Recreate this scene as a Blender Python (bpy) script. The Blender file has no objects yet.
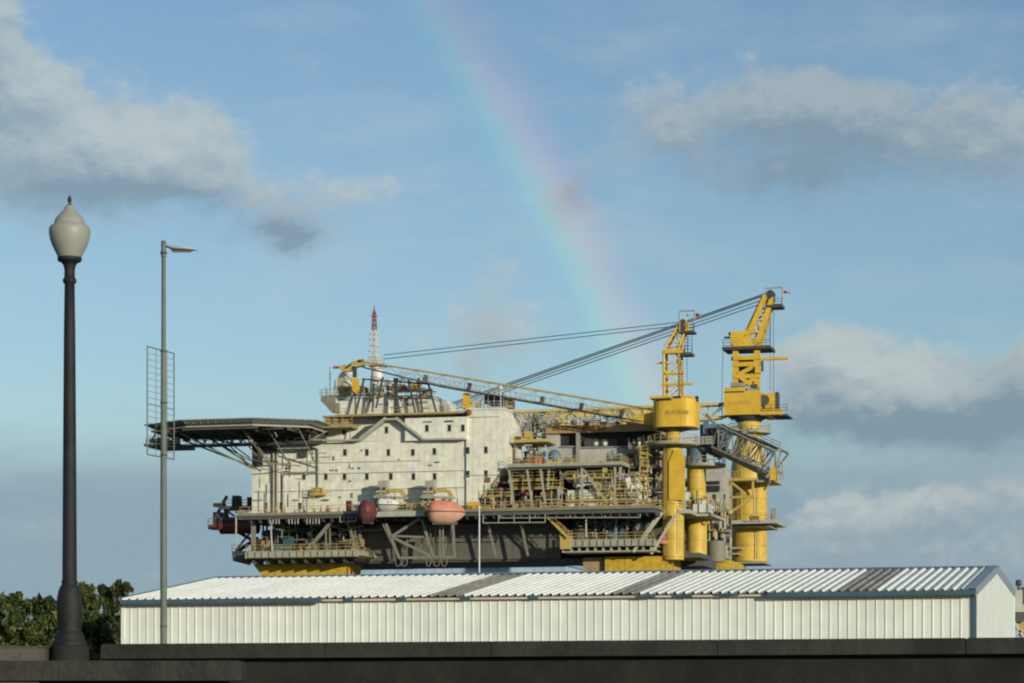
import bpy, bmesh, math, random
from math import sin, cos, tan, pi, radians, sqrt, atan, degrees
from mathutils import Vector, Matrix

S = bpy.context.scene
C = S.collection
FPX, YH, EYE = 2650.0, 715.0, 1.6            # focal length in pixels, row of the horizon, eye height

# ------------------------------------------------------------------ camera
cd = bpy.data.cameras.new("camera"); cam = bpy.data.objects.new("camera", cd); C.objects.link(cam)
cam.location = (0, 0, EYE); cam.rotation_euler = (radians(90), 0, 0)
cd.sensor_width = 36.0; cd.lens = 36.0 * FPX / 1024.0
cd.shift_y = (YH - 341.5) / 1024.0
cd.clip_start = 0.5; cd.clip_end = 60000
S.camera = cam

# ------------------------------------------------------------------ light
SUN_EL, SUN_AZ = 10.0, 35.25                 # low sun behind the viewer, to the right
S.view_settings.view_transform = 'Standard'; S.view_settings.look = 'None'
S.view_settings.gamma = 1.0; S.view_settings.exposure = 0.0; S.view_settings.use_curve_mapping = False
sun_dir = Vector((sin(radians(SUN_AZ)) * cos(radians(SUN_EL)), -cos(radians(SUN_AZ)) * cos(radians(SUN_EL)), sin(radians(SUN_EL))))
ld = bpy.data.lights.new("sun", 'SUN'); lo = bpy.data.objects.new("sun", ld); C.objects.link(lo)
ld.energy = 3.9; ld.angle = radians(0.5); ld.color = (1.0, 0.94, 0.82)
lo.rotation_euler = sun_dir.to_track_quat('Z', 'Y').to_euler()

W = bpy.data.worlds.new("World"); S.world = W; W.use_nodes = True
wn, wl = W.node_tree.nodes, W.node_tree.links
wn.clear()

class NG:
    """small helper for writing node maths"""
    def __init__(s, tree): s.n, s.l = tree.nodes, tree.links
    def put(s, sock, v):
        if hasattr(v, 'is_linked') or hasattr(v, 'links'): s.l.new(v, sock)
        else: sock.default_value = v
    def m(s, op, a, b=None, c=None, clamp=False):
        n = s.n.new('ShaderNodeMath'); n.operation = op; n.use_clamp = clamp
        s.put(n.inputs[0], a)
        if b is not None: s.put(n.inputs[1], b)
        if c is not None: s.put(n.inputs[2], c)
        return n.outputs[0]
    def ramp(s, v, a, b, lo=0.0, hi=1.0, smooth=True):
        n = s.n.new('ShaderNodeMapRange'); n.interpolation_type = 'SMOOTHSTEP' if smooth else 'LINEAR'
        s.put(n.inputs['Value'], v); n.inputs['From Min'].default_value = a; n.inputs['From Max'].default_value = b
        n.inputs['To Min'].default_value = lo; n.inputs['To Max'].default_value = hi
        return n.outputs[0]
    def mix(s, f, a, b, t='MIX'):
        n = s.n.new('ShaderNodeMix'); n.data_type = 'RGBA'; n.blend_type = t; n.clamp_result = False
        s.put(n.inputs[0], f); s.put(n.inputs[6], a); s.put(n.inputs[7], b)
        return n.outputs[2]
    def xyz(s, x, y, z):
        n = s.n.new('ShaderNodeCombineXYZ'); s.put(n.inputs[0], x); s.put(n.inputs[1], y); s.put(n.inputs[2], z)
        return n.outputs[0]
    def noise(s, vec, scale, detail=4.0, rough=0.55, col=False):
        n = s.n.new('ShaderNodeTexNoise'); s.put(n.inputs['Vector'], vec); n.inputs['Scale'].default_value = scale
        n.inputs['Detail'].default_value = detail; n.inputs['Roughness'].default_value = rough
        return n.outputs['Color' if col else 'Fac']

# clouds: (px centre x, px centre y, half width, half height, amount) as azimuth / elevation on the sky
CL = [(5, 40, 22, 36, .9), (-15, 85, 70, 36, .9), (50, 105, 45, 24, .6), (30, 170, 120, 50, 1.2), (120, 150, 70, 38, .85), (195, 158, 62, 36, .9), (180, 195, 80, 24, .6),
      (262, 205, 40, 22, .3), (330, 200, 46, 24, .5), (362, 194, 30, 18, .36), (432, 190, 42, 17, .34), (280, 236, 40, 16, .95),
      (655, 125, 50, 34, .75), (720, 120, 60, 34, .7), (815, 110, 60, 38, 1.15), (900, 142, 95, 42, .9), (1015, 150, 75, 42, .85), (770, 180, 80, 26, .75),
      (825, 352, 50, 28, .95), (880, 390, 85, 38, 1.2), (960, 415, 85, 32, 1.15), (1045, 395, 46, 46, 1.3), (820, 418, 60, 26, .9),
      (835, 518, 46, 30, .85), (925, 505, 50, 28, .85), (1010, 500, 46, 28, .85), (930, 555, 160, 26, .6),
      (500, 300, 42, 46, .52), (470, 350, 70, 34, .45), (572, 200, 30, 36, .62)]
deg = lambda p: degrees(atan((p - 512) / FPX))
dege = lambda y: degrees(atan((YH - y) / FPX))
CF = bpy.data.node_groups.new("cloud_field", 'ShaderNodeTree')
CF.interface.new_socket("az", in_out='INPUT', socket_type='NodeSocketFloat')
CF.interface.new_socket("el", in_out='INPUT', socket_type='NodeSocketFloat')
CF.interface.new_socket("field", in_out='OUTPUT', socket_type='NodeSocketFloat')
g = NG(CF); gi = g.n.new('NodeGroupInput'); go = g.n.new('NodeGroupOutput')
v = g.xyz(gi.outputs[0], g.m('MULTIPLY', gi.outputs[1], 1.5), 3.7)
wob = g.noise(v, 0.55, 3.0, .5, col=True)
sx = g.n.new('ShaderNodeSeparateXYZ'); g.l.new(wob, sx.inputs[0])
az = g.m('ADD', gi.outputs[0], g.m('MULTIPLY', g.m('SUBTRACT', sx.outputs[0], .5), 1.0))
el = g.m('ADD', gi.outputs[1], g.m('MULTIPLY', g.m('SUBTRACT', sx.outputs[1], .5), .9))
tot = 0.0
for (cx, cy, hw, hh, am) in CL:
    a = g.m('MULTIPLY', g.m('SUBTRACT', az, deg(cx)), 1 / degrees(hw / FPX))
    e = g.m('MULTIPLY', g.m('SUBTRACT', el, dege(cy)), 1 / degrees(hh / FPX))
    r2 = g.m('MULTIPLY_ADD', a, a, g.m('MULTIPLY', e, e))
    tot = g.m('MULTIPLY_ADD', g.m('EXPONENT', g.m('MULTIPLY', r2, -0.9)), am, tot)
nz = g.m('MULTIPLY_ADD', g.noise(v, 2.6, 6.0, .60), .38, g.m('MULTIPLY', g.noise(v, 0.85, 7.0, .60), .62))
f = g.m('MULTIPLY_ADD', g.m('SUBTRACT', nz, .5), 2.1, tot)
# elsewhere in the sky: broken cumulus with no fixed place
far = g.ramp(g.m('ABSOLUTE', gi.outputs[0]), 14.0, 24.0)
hi = g.ramp(gi.outputs[1], 17.5, 27.0)
nb = g.noise(g.xyz(gi.outputs[0], g.m('MULTIPLY', gi.outputs[1], 1.6), 9.1), 0.09, 5.0, .55)
f = g.m('ADD', f, g.m('MULTIPLY', g.m('MAXIMUM', far, hi), g.m('MULTIPLY', g.m('SUBTRACT', nb, .45), 4.0)))
g.l.new(f, go.inputs[0])

w = NG(W.node_tree)
SKY_STRENGTH = 0.125
sky = wn.new('ShaderNodeTexSky'); sky.sky_type = 'NISHITA'; sky.sun_disc = False
sky.sun_elevation = radians(SUN_EL); sky.sun_rotation = radians(180 - SUN_AZ)
sky.altitude = 0; sky.air_density = 1.0; sky.dust_density = 0.6; sky.ozone_density = 2.2
tc = wn.new('ShaderNodeTexCoord'); sp = wn.new('ShaderNodeSeparateXYZ'); wl.new(tc.outputs['Generated'], sp.inputs[0])
azn = w.m('MULTIPLY', w.m('ARCTAN2', sp.outputs[0], sp.outputs[1]), 57.29578)
eln = w.m('MULTIPLY', w.m('ARCSINE', sp.outputs[2]), 57.29578)
def field(da, de):
    n = wn.new('ShaderNodeGroup'); n.node_tree = CF
    w.put(n.inputs[0], w.m('ADD', azn, da) if da else azn); w.put(n.inputs[1], w.m('ADD', eln, de) if de else eln)
    return n.outputs[0]
F0, F1 = field(0, 0), field(0.15, 0.75)
F2 = field(0.10, 0.28)
rel = w.m('ADD', w.ramp(w.m('SUBTRACT', F0, F1), -0.9, 1.25, 0, .62), w.ramp(w.m('SUBTRACT', F0, F2), -0.45, 0.55, 0, .38))
dens = w.mix(w.ramp(rel, .35, .75), w.ramp(F0, 0.02, 1.25), w.ramp(F0, 0.16, 0.86))
dark = 0.0
for cx, cy, hw, hh, am in ((280, 238, 46, 18, 1.0), (565, 195, 40, 40, .55), (1030, 405, 70, 45, .6), (900, 425, 160, 22, .5), (120, 205, 130, 18, .4), (780, 190, 110, 24, .35), (840, 120, 200, 70, .42)):
    a = w.m('MULTIPLY', w.m('SUBTRACT', azn, deg(cx)), 1 / degrees(hw / FPX)); e = w.m('MULTIPLY', w.m('SUBTRACT', eln, dege(cy)), 1 / degrees(hh / FPX))
    dark = w.m('MULTIPLY_ADD', w.m('EXPONENT', w.m('MULTIPLY', w.m('MULTIPLY_ADD', a, a, w.m('MULTIPLY', e, e)), -1.0)), am, dark)
lit = w.m('SUBTRACT', w.m('ADD', rel, w.m('MULTIPLY', w.m('SUBTRACT', 1.0, dens), .38)), dark, clamp=True)
SKYM = 1.0 / SKY_STRENGTH
cloud = w.mix(lit, (0.212 * SKYM, 0.300 * SKYM, 0.372 * SKYM, 1), (0.50 * SKYM, 0.555 * SKYM, 0.555 * SKYM, 1))
# pale haze in the lowest degrees, greyer to the left
base = w.mix(1.0, sky.outputs[0], (0.965, 1.0, 1.045, 1), 'MULTIPLY')
hz = w.ramp(w.m('ADD', eln, w.m('MULTIPLY', w.m('SUBTRACT', w.noise(w.xyz(w.m('MULTIPLY', azn, .25), w.m('MULTIPLY', eln, .8), 5.0), .9, 4.0, .5), .5), 1.6)), 4.4, 6.9, 0.96, 0.0)
base = w.mix(hz, base, (0.252 * SKYM, 0.362 * SKYM, 0.440 * SKYM, 1))
wisp = w.ramp(w.noise(w.xyz(w.m('MULTIPLY', azn, .35), w.m('MULTIPLY', eln, 1.1), 2.0), 0.8, 5.0, .6), .42, .8, 0, .30)
base = w.mix(wisp, base, (0.46 * SKYM, 0.56 * SKYM, 0.60 * SKYM, 1))
skycol = w.mix(w.m('MULTIPLY', dens, w.ramp(eln, 9.5, 12.5, .92, .80)), base, cloud)
# rainbow: 41-42.5 degrees around the antisolar point
dt = wn.new('ShaderNodeVectorMath'); dt.operation = 'DOT_PRODUCT'
wl.new(tc.outputs['Generated'], dt.inputs[0]); dt.inputs[1].default_value = tuple(-sun_dir)
ang = w.m('MULTIPLY', w.m('ARCCOSINE', dt.outputs['Value']), 57.29578)
rb = wn.new('ShaderNodeValToRGB'); cr = rb.color_ramp
w.put(rb.inputs[0], w.ramp(ang, 39.0, 43.0, smooth=False))
stops = [(0.0, (.016, .020, .020)), (.38, (.020, .024, .022)), (.49, (.010, .050, .036)), (.56, (.042, .110, .030)), (.62, (.110, .105, .006)), (.69, (.155, .055, .0)), (.76, (.110, .012, .008)), (.89, (0, 0, 0))]
cr.elements[0].position = 0; cr.elements[0].color = (*stops[0][1], 1)
cr.elements[1].position = 1; cr.elements[1].color = (0, 0, 0, 1)
for p, c in stops[1:]:
    e = cr.elements.new(p); e.color = (*c, 1)
ramt = w.m('MULTIPLY', w.m('MULTIPLY', w.ramp(eln, 5.5, 8.0, .75, 1.0), w.ramp(eln, 11.5, 16.5, 1.0, .40)), SKYM * 0.74)
rbc = w.mix(1.0, rb.outputs[0], w.xyz(ramt, ramt, ramt), 'MULTIPLY')
skycol = w.mix(1.0, skycol, rbc, 'ADD')
bg = wn.new('ShaderNodeBackground'); bg.inputs['Strength'].default_value = SKY_STRENGTH
wl.new(skycol, bg.inputs['Color'])
out = wn.new('ShaderNodeOutputWorld'); wl.new(bg.outputs[0], out.inputs[0])

# ------------------------------------------------------------------ materials
def mat(name, col, rough=0.6, dirt=None, amt=0.35, scale=0.6, streak=True, seam=None, metal=0.0, var=0.12, seamc=0.72, axis=0, spec=0.3, bump=0.0, patch=None, sheet=None):
    m = bpy.data.materials.new(name); m.use_nodes = True
    t = m.node_tree; n = NG(t); b = t.nodes['Principled BSDF']
    b.inputs['Roughness'].default_value = rough; b.inputs['Metallic'].default_value = metal
    b.inputs['Specular IOR Level'].default_value = spec
    co = t.nodes.new('ShaderNodeTexCoord').outputs['Object']
    nz = n.noise(co, scale * 1.3, 6.0, .6)
    c = n.mix(n.ramp(nz, .3, .7), (*[x * (1 - var) for x in col], 1), (*[min(1, x * (1 + var)) for x in col], 1))
    if patch:
        pz = n.ramp(n.noise(co, patch[1], 3.0, .5), .52, .60, 0, patch[2])
        c = n.mix(pz, c, (*patch[0], 1))
    if dirt:
        mp = t.nodes.new('ShaderNodeMapping'); n.l.new(co, mp.inputs[0])
        mp.inputs['Scale'].default_value = (scale * 2.2, scale * 2.2, scale * (0.22 if streak else 2.2))
        d = n.noise(mp.outputs[0], 1.6, 7.0, .66)
        c = n.mix(n.ramp(d, .52, .78, 0, amt), c, (*dirt, 1))
    if seam:
        sx = t.nodes.new('ShaderNodeSeparateXYZ'); n.l.new(co, sx.inputs[0])
        fr = n.m('FRACT', n.m('MULTIPLY', sx.outputs[axis], 1.0 / seam))
        ln = n.m('LESS_THAN', fr, 0.10)
        if isinstance(seamc, tuple):
            fz = n.m('FRACT', n.m('MULTIPLY', sx.outputs[2], 1.0 / seamc[1]))
            ln = n.m('MAXIMUM', ln, n.m('LESS_THAN', fz, 0.05)); k = seamc[0]
        else: k = seamc
        c = n.mix(n.m('MULTIPLY', ln, 1.0), c, (k, k, k, 1), 'MULTIPLY')
    if sheet:
        sx = t.nodes.new('ShaderNodeSeparateXYZ'); n.l.new(co, sx.inputs[0])
        wnz = t.nodes.new('ShaderNodeTexWhiteNoise'); wnz.noise_dimensions = '1D'; n.l.new(n.m('FLOOR', n.m('MULTIPLY', sx.outputs[0], 1.0 / sheet[0])), wnz.inputs['W'])
        k = n.ramp(wnz.outputs['Value'], 0, 1, 1 - sheet[1], 1.0, smooth=False)
        c = n.mix(1.0, c, n.xyz(k, k, k), 'MULTIPLY')
    n.l.new(c, b.inputs['Base Color'])
    if bump:
        bp = t.nodes.new('ShaderNodeBump'); bp.inputs['Strength'].default_value = bump; bp.inputs['Distance'].default_value = .03
        n.l.new(n.noise(co, scale * 9, 5.0, .6), bp.inputs['Height']); n.l.new(bp.outputs[0], b.inputs['Normal'])
    return m
RUST = (.20, .085, .03)
M = {
 'cream': mat('cream_plate', (.655, .635, .50), .55, (.38, .31, .19), .36, .6, seam=1.05, seamc=(.85, 60.0)),
 'white': mat('white_paint', (.60, .59, .51), .5, (.32, .25, .15), .45, .5),
 'corr': mat('corrugated_white', (.60, .59, .50), .55, (.30, .24, .15), .45, .5, seam=.62, seamc=.62),
 'greycorr': mat('corrugated_grey', (.40, .39, .335), .6, (.10, .09, .07), .5, .4, seam=.55, seamc=.72),
 'yellow': mat('yellow_paint', (.60, .372, .036), .5, (.30, .19, .05), .45, .35, var=.10),
 'yellowped': mat('yellow_pedestal_paint', (.545, .370, .055), .5, (.30, .20, .06), .6, .55, var=.12, seam=2.9, seamc=.80, axis=2),
 'yellowrust': mat('rusty_yellow', (.50, .32, .03), .6, (.13, .06, .02), .9, .8, var=.2),
 'yrail': mat('yellow_rail', (.44, .325, .095), .6, RUST, .6, 1.5),
 'rustyrail': mat('rusted_rail', (.38, .265, .10), .7, (.14, .06, .03), .7, 1.5),
 'tanrust': mat('rusty_tan', (.33, .24, .11), .7, (.12, .07, .03), .8, .5),
 'beige': mat('beige_steel', (.32, .30, .215), .6, (.17, .12, .07), .55, .6),
 'grey': mat('grey_steel', (.27, .262, .205), .55, (.14, .11, .07), .5, .6),
 'palegrey': mat('pale_grey', (.37, .362, .29), .55, (.22, .17, .10), .5, .6),
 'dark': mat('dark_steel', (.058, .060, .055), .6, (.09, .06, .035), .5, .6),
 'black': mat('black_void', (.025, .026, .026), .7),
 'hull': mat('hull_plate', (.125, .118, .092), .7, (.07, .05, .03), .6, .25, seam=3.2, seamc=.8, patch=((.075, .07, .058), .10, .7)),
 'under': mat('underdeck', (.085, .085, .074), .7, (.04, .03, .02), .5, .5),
 'boatdark': mat('shaded_red_hull', (.10, .035, .03), .55, (.05, .03, .025), .5, .7),  # hull red darkened, the boat's shade is put into the colour
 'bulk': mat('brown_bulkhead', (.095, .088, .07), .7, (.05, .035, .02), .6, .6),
 'dim': mat('dimmed_weathered_steel', (.20, .186, .13), .65, (.11, .085, .05), .6, .6),  # weathered steel, also darkened to stand for shadow on the boat cradle
 'teal': mat('teal_machine', (.05, .11, .115), .5, (.03, .03, .03), .5, .8),
 'rust': mat('rusted', (.21, .09, .04), .75, (.09, .04, .02), .6, .8),
 'red': mat('red_paint', (.26, .085, .08), .5, (.2, .05, .03), .5, .8),
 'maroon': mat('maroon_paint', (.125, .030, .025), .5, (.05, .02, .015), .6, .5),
 'orange': mat('orange_grp', (.50, .195, .12), .5, (.42, .24, .17), .5, .7, streak=True),
 'orangepale': mat('faded_orange', (.52, .28, .19), .45, (.50, .28, .20), .5, .7),
 'net': mat('deck_net', (.24, .25, .20), .8, (.06, .06, .05), .5, 2.0),
 'bluegrey': mat('blue_grey', (.12, .17, .22), .5, (.06, .07, .08), .5, .6),
 'paleblue': mat('pale_blue_wall', (.36, .47, .58), .6, (.25, .30, .34), .4, .15, seam=2.0, seamc=.75),
 'glass': mat('dark_glass', (.02, .022, .024), .12, spec=.5),
 'cable': mat('wire_rope', (.03, .03, .033), .6),
 'letter': mat('brown_lettering', (.47, .30, .065), .6),
 # near things
 'shedwall': mat('cream_cladding', (.69, .71, .60), .42, (.44, .38, .26), .38, .7, var=.06, sheet=(.978, .09), bump=.12),
 'shedroof': mat('pale_roof_sheet', (.80, .80, .70), .5, (.46, .40, .29), .5, .6, streak=False, var=.07, sheet=(.978, .08), bump=.1),
 'roofbrown': mat('weathered_roof_sheet', (.285, .26, .21), .6, (.12, .095, .065), .7, .9, streak=False, var=.25, sheet=(.326, .22)),
 'tealtrim': mat('teal_trim', (.055, .10, .115), .4, (.03, .05, .055), .4, .8),
 'greytrim': mat('grey_flashing', (.20, .235, .25), .35, (.12, .13, .13), .4, .8),
 'fascia': mat('bare_fascia', (.50, .42, .30), .65, (.20, .12, .06), .7, 1.5, streak=False),
 'lamppost': mat('dark_bronze_iron', (.0135, .014, .0125), .65, (.030, .030, .025), .6, 5.0, var=.25, bump=.25),
 'globe': mat('opal_acrylic', (.265, .268, .22), .45, (.19, .19, .15), .35, 3.0, var=.04),
 'galv': mat('galvanised_steel', (.125, .14, .108), .6, (.07, .08, .06), .5, 1.2, metal=.0),
 'fixture': mat('fixture_grey', (.42, .42, .37), .45, (.2, .2, .18), .4, 2.0),
 'lens': mat('fixture_lens', (.03, .035, .04), .15, spec=.5),
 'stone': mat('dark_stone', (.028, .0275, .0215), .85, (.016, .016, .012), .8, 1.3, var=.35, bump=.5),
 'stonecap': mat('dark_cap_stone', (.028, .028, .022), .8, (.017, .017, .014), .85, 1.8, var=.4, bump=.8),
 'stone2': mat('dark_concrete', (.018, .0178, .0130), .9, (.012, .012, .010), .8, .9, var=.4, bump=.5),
 'concrete': mat('worn_concrete', (.085, .076, .058), .9, (.04, .035, .027), .7, 1.6, streak=False, var=.2, bump=.6),
 'bark': mat('bark', (.10, .075, .05), .9, (.05, .04, .03), .5, 4.0, bump=.6),
 'ground': mat('quay_ground', (.14, .135, .12), .9, (.08, .075, .07), .5, .3, streak=False, bump=.3),
 'ochre': mat('ochre_paint', (.42, .25, .07), .55, (.16, .09, .04), .6, 2.0),
}
mw = bpy.data.materials.new('harbour_water'); mw.use_nodes = True
b_ = mw.node_tree.nodes['Principled BSDF']; b_.inputs['Base Color'].default_value = (.02, .045, .055, 1); b_.inputs['Roughness'].default_value = .08
n_ = NG(mw.node_tree); bp = mw.node_tree.nodes.new('ShaderNodeBump'); bp.inputs['Strength'].default_value = .4
n_.l.new(n_.noise(mw.node_tree.nodes.new('ShaderNodeTexCoord').outputs['Object'], .35, 6, .6), bp.inputs['Height']); n_.l.new(bp.outputs[0], b_.inputs['Normal'])
M['water'] = mw
def leafmat(name, c0, c1, tr):
    m = bpy.data.materials.new(name); m.use_nodes = True
    t = m.node_tree; n = NG(t); b = t.nodes['Principled BSDF']
    co = t.nodes.new('ShaderNodeTexCoord').outputs['Object']
    c = n.mix(n.ramp(n.noise(co, 1.6, 4, .7), .36, .64), (*c0, 1), (*c1, 1))
    n.l.new(c, b.inputs['Base Color']); b.inputs['Roughness'].default_value = .5
    tl = t.nodes.new('ShaderNodeBsdfTranslucent'); n.l.new(c, tl.inputs[0])
    ms = t.nodes.new('ShaderNodeMixShader'); ms.inputs[0].default_value = tr
    n.l.new(b.outputs[0], ms.inputs[1]); n.l.new(tl.outputs[0], ms.inputs[2]); n.l.new(ms.outputs[0], t.nodes['Material Output'].inputs[0])
    return m
M['leaf'] = leafmat('olive_leaves', (.026, .048, .012), (.120, .142, .026), .3)
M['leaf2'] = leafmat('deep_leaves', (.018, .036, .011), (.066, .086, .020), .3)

# ------------------------------------------------------------------ frames and mesh builder
class Frame:
    """a right-handed local frame: u along the front, v away from the viewer, z up"""
    def __init__(s, X0, Y0, th):
        s.X0, s.Y0, s.th = X0, Y0, radians(th); s.c, s.s = cos(s.th), sin(s.th)
    def t(s, px, v):
        dx = (px - 512) / FPX
        return (v + s.X0 * s.s + s.Y0 * s.c) / (dx * s.s + s.c)
    def pt(s, px, py, v):
        t = s.t(px, v); dx = (px - 512) / FPX
        x, y = t * dx - s.X0, t - s.Y0
        return Vector((x * s.c - y * s.s, v, EYE + t * (YH - py) / FPX))
    def u(s, px, v): return s.pt(px, 0, v).x
    def z(s, py, px, v): return s.pt(px, py, v).z
    def world(s, p):
        return Vector((s.X0 + p[0] * s.c + p[1] * s.s, s.Y0 - p[0] * s.s + p[1] * s.c, p[2]))
FP = Frame(0, 441, 14.5)                      # the platform
FS = Frame((122 - 512) / FPX * 100, 100, 14.5)  # the shed, origin at its left front corner
FW = Frame(0, 28.6, 14.5)                     # the parapet
F0_ = Frame(0, 0, 0)                          # world aligned: v is the distance

ORG, FRM = {}, {}
def thing(name, label, cat, fr, p, group=None):
    o = bpy.data.objects.new(name, None); C.objects.link(o)
    o.location = fr.world(p); o.rotation_euler = (0, 0, -fr.th)
    o['label'] = label; o['category'] = cat
    if group: o['group'] = group
    o.empty_display_size = .5
    ORG[o] = Vector(p); FRM[o] = fr
    return o
class MB:
    def __init__(s, fr=FP): s.v, s.f, s.mi, s.m, s.fr, s.sm, s.prims = [], [], [], 0, fr, [], []
    def add(s, vs, fs, smooth=False):
        o, q = len(s.v), len(s.f); s.v += [Vector(p) for p in vs]
        for f in fs: s.f.append([i + o for i in f]); s.mi.append(s.m); s.sm.append(smooth)
        s.prims.append((o, len(s.v), q, len(s.f)))
    def box(s, u0, u1, v0, v1, z0, z1):
        s.add([(u0, v0, z0), (u1, v0, z0), (u1, v1, z0), (u0, v1, z0), (u0, v0, z1), (u1, v0, z1), (u1, v1, z1), (u0, v1, z1)],
              [(3, 2, 1, 0), (4, 5, 6, 7), (0, 1, 5, 4), (1, 2, 6, 5), (2, 3, 7, 6), (3, 0, 4, 7)])
    def pb(s, x0, x1, y0, y1, v, dv):
        """box whose front face, in the plane v, spans these picture columns and rows"""
        xm = (x0 + x1) / 2; fr = s.fr
        s.box(fr.u(x0, v), fr.u(x1, v), v, v + dv, fr.z(y1, xm, v), fr.z(y0, xm, v))
    def tube(s, p, q, r0, r1=None, n=8, smooth=True):
        p, q = Vector(p), Vector(q); r1 = r0 if r1 is None else r1
        d = (q - p)
        if d.length < 1e-6: return
        d.normalize(); a = d.orthogonal().normalized()
        if n == 4:
            up = Vector((0, 0, 1)) if abs(d.z) < .9 else Vector((0, 1, 0))
            a = (up - d * up.dot(d)).normalized(); a = (a + d.cross(a)).normalized()
        b = d.cross(a); vs = []
        for c, r in ((p, r0), (q, r1)):
            vs += [c + (a * cos(2 * pi * i / n) + b * sin(2 * pi * i / n)) * r for i in range(n)]
        s.add(vs, [(i, (i + 1) % n, n + (i + 1) % n, n + i) for i in range(n)], smooth and n > 4)
        s.add(vs, [tuple(range(n))[::-1], tuple(range(n, 2 * n))])
    def path(s, pts, r, n=6):
        for a, b in zip(pts, pts[1:]): s.tube(a, b, r, n=n)
    def pp(s, pts, r, n=6): s.path([s.fr.pt(*p) for p in pts], r, n)
    def beam(s, p, q, r): s.tube(p, q, r * 1.414, n=4)
    def pbeam(s, a, b, r): s.beam(s.fr.pt(*a), s.fr.pt(*b), r)
    def lathe(s, c, prof, n=32, smooth=True):
        c = Vector(c); vs = []
        for r, z in prof: vs += [c + Vector((r * cos(2 * pi * i / n), r * sin(2 * pi * i / n), z)) for i in range(n)]
        fs = [(k * n + i, k * n + (i + 1) % n, (k + 1) * n + (i + 1) % n, (k + 1) * n + i) for k in range(len(prof) - 1) for i in range(n)]
        s.add(vs, fs, smooth)
        s.add(vs[:n], [tuple(range(n))[::-1]]); s.add(vs[-n:], [tuple(range(n))])
    def prism(s, poly, v0, v1):
        """polygon of (u, z) pushed from v0 to v1"""
        n = len(poly); vs = [(u, v0, z) for u, z in poly] + [(u, v1, z) for u, z in poly]
        fs = [(i, (i + 1) % n, n + (i + 1) % n, n + i) for i in range(n)] + [tuple(range(n))[::-1], tuple(range(n, 2 * n))]
        s.add(vs, fs)
    def pprism(s, pts, v, dv):
        q = [s.fr.pt(x, y, v) for x, y in pts]; s.prism([(p.x, p.z) for p in q], v, v + dv)
    def slab(s, poly, z0, z1):
        n = len(poly); vs = [(u, v, z0) for u, v in poly] + [(u, v, z1) for u, v in poly]
        fs = [(i, (i + 1) % n, n + (i + 1) % n, n + i) for i in range(n)] + [tuple(range(n))[::-1], tuple(range(n, 2 * n))]
        s.add(vs, fs)
    def ball(s, c, r, n=14, sz=1.0):
        s.lathe(c, [(max(.001, r * sin(pi * k / n)), -r * sz * cos(pi * k / n)) for k in range(n + 1)], 18)
    def rail(s, p, q, h=1.15, r=.055, step=1.6):
        p, q = Vector(p), Vector(q); L = (q - p).length; k = max(1, int(round(L / step)))
        for i in range(k + 1):
            a = p.lerp(q, i / k); s.tube(a, a + Vector((0, 0, h)), r, n=4)
        for f in (1.0, .55): s.tube(p + Vector((0, 0, h * f)), q + Vector((0, 0, h * f)), r, n=4)
        s.tube(p + Vector((0, 0, .09)), q + Vector((0, 0, .09)), r * 1.3, n=4)
    def prail(s, x0, x1, y, v, **k):
        xm = (x0 + x1) / 2; z = s.fr.z(y, xm, v)
        s.rail((s.fr.u(x0, v), v, z), (s.fr.u(x1, v), v, z), **k)
    def ring_rail(s, c, r, h=1.15, t=.055, n=20):
        pts = [Vector((c[0] + r * cos(2 * pi * i / n), c[1] + r * sin(2 * pi * i / n), c[2])) for i in range(n)]
        for i in range(n):
            a, b = pts[i], pts[(i + 1) % n]; Z = Vector((0, 0, h))
            s.tube(a, a + Z, t, n=4); s.tube(a + Z, b + Z, t, n=4); s.tube(a + Z * .5, b + Z * .5, t, n=4)
    def ladder(s, p, q, w=.5, r=.05, step=.45):
        p, q = Vector(p), Vector(q); d = Vector((w / 2, 0, 0)); k = max(2, int((q - p).length / step))
        s.tube(p - d, q - d, r, n=4); s.tube(p + d, q + d, r, n=4)
        for i in range(1, k): a = p.lerp(q, i / k); s.tube(a - d, a + d, r * .8, n=4)
    def lattice(s, p, q, w0, h0, w1, h1, n, rc=.13, rb=.07, top=None, bot=None, brace=None):
        p, q = Vector(p), Vector(q); d = (q - p).normalized()
        up = Vector((0, 0, 1)) if abs(d.z) < .8 else Vector((0, 1, 0))
        side = d.cross(up).normalized(); up = side.cross(d)
        def cn(f, i, j): return p.lerp(q, f) + side * (i * .5 * (w0 + (w1 - w0) * f)) + up * (j * .5 * (h0 + (h1 - h0) * f))
        for i in (-1, 1):
            for j in (-1, 1):
                s.m = (top if j > 0 else bot) or 0
                s.tube(cn(0, i, j), cn(1, i, j), rc, n=6)
        s.m = brace or 0
        for k in range(n):
            a, b = k / n, (k + 1) / n; e = 1 if k % 2 else -1
            for i in (-1, 1): s.tube(cn(a, i, -e), cn(b, i, e), rb, n=4); s.tube(cn(a, i, -1), cn(a, i, 1), rb * .8, n=4)
            for j in (-1, 1): s.tube(cn(a, -e, j), cn(b, e, j), rb, n=4); s.tube(cn(a, -1, j), cn(a, 1, j), rb * .8, n=4)
        s.m = 0
    def stairs(s, p, q, w=.9):
        p, q = Vector(p), Vector(q); s.beam(p, q, .14); k = Vector((0, w, 0)); s.beam(p + k, q + k, .14)
        n = max(3, int(abs(q.z - p.z) / .3))
        for i in range(1, n):
            a = p.lerp(q, i / n); s.box(a.x - .15, a.x + .15, a.y, a.y + w, a.z - .03, a.z + .03)
        for kk in (Vector((0, 0, 0)), k):
            a, b = p + kk + Vector((0, 0, 1.0)), q + kk + Vector((0, 0, 1.0)); s.tube(a, b, .055, n=4)
            for i in range(0, 5): c = (p + kk).lerp(q + kk, i / 4); s.tube(c, c + Vector((0, 0, 1)), .05, n=4)
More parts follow.
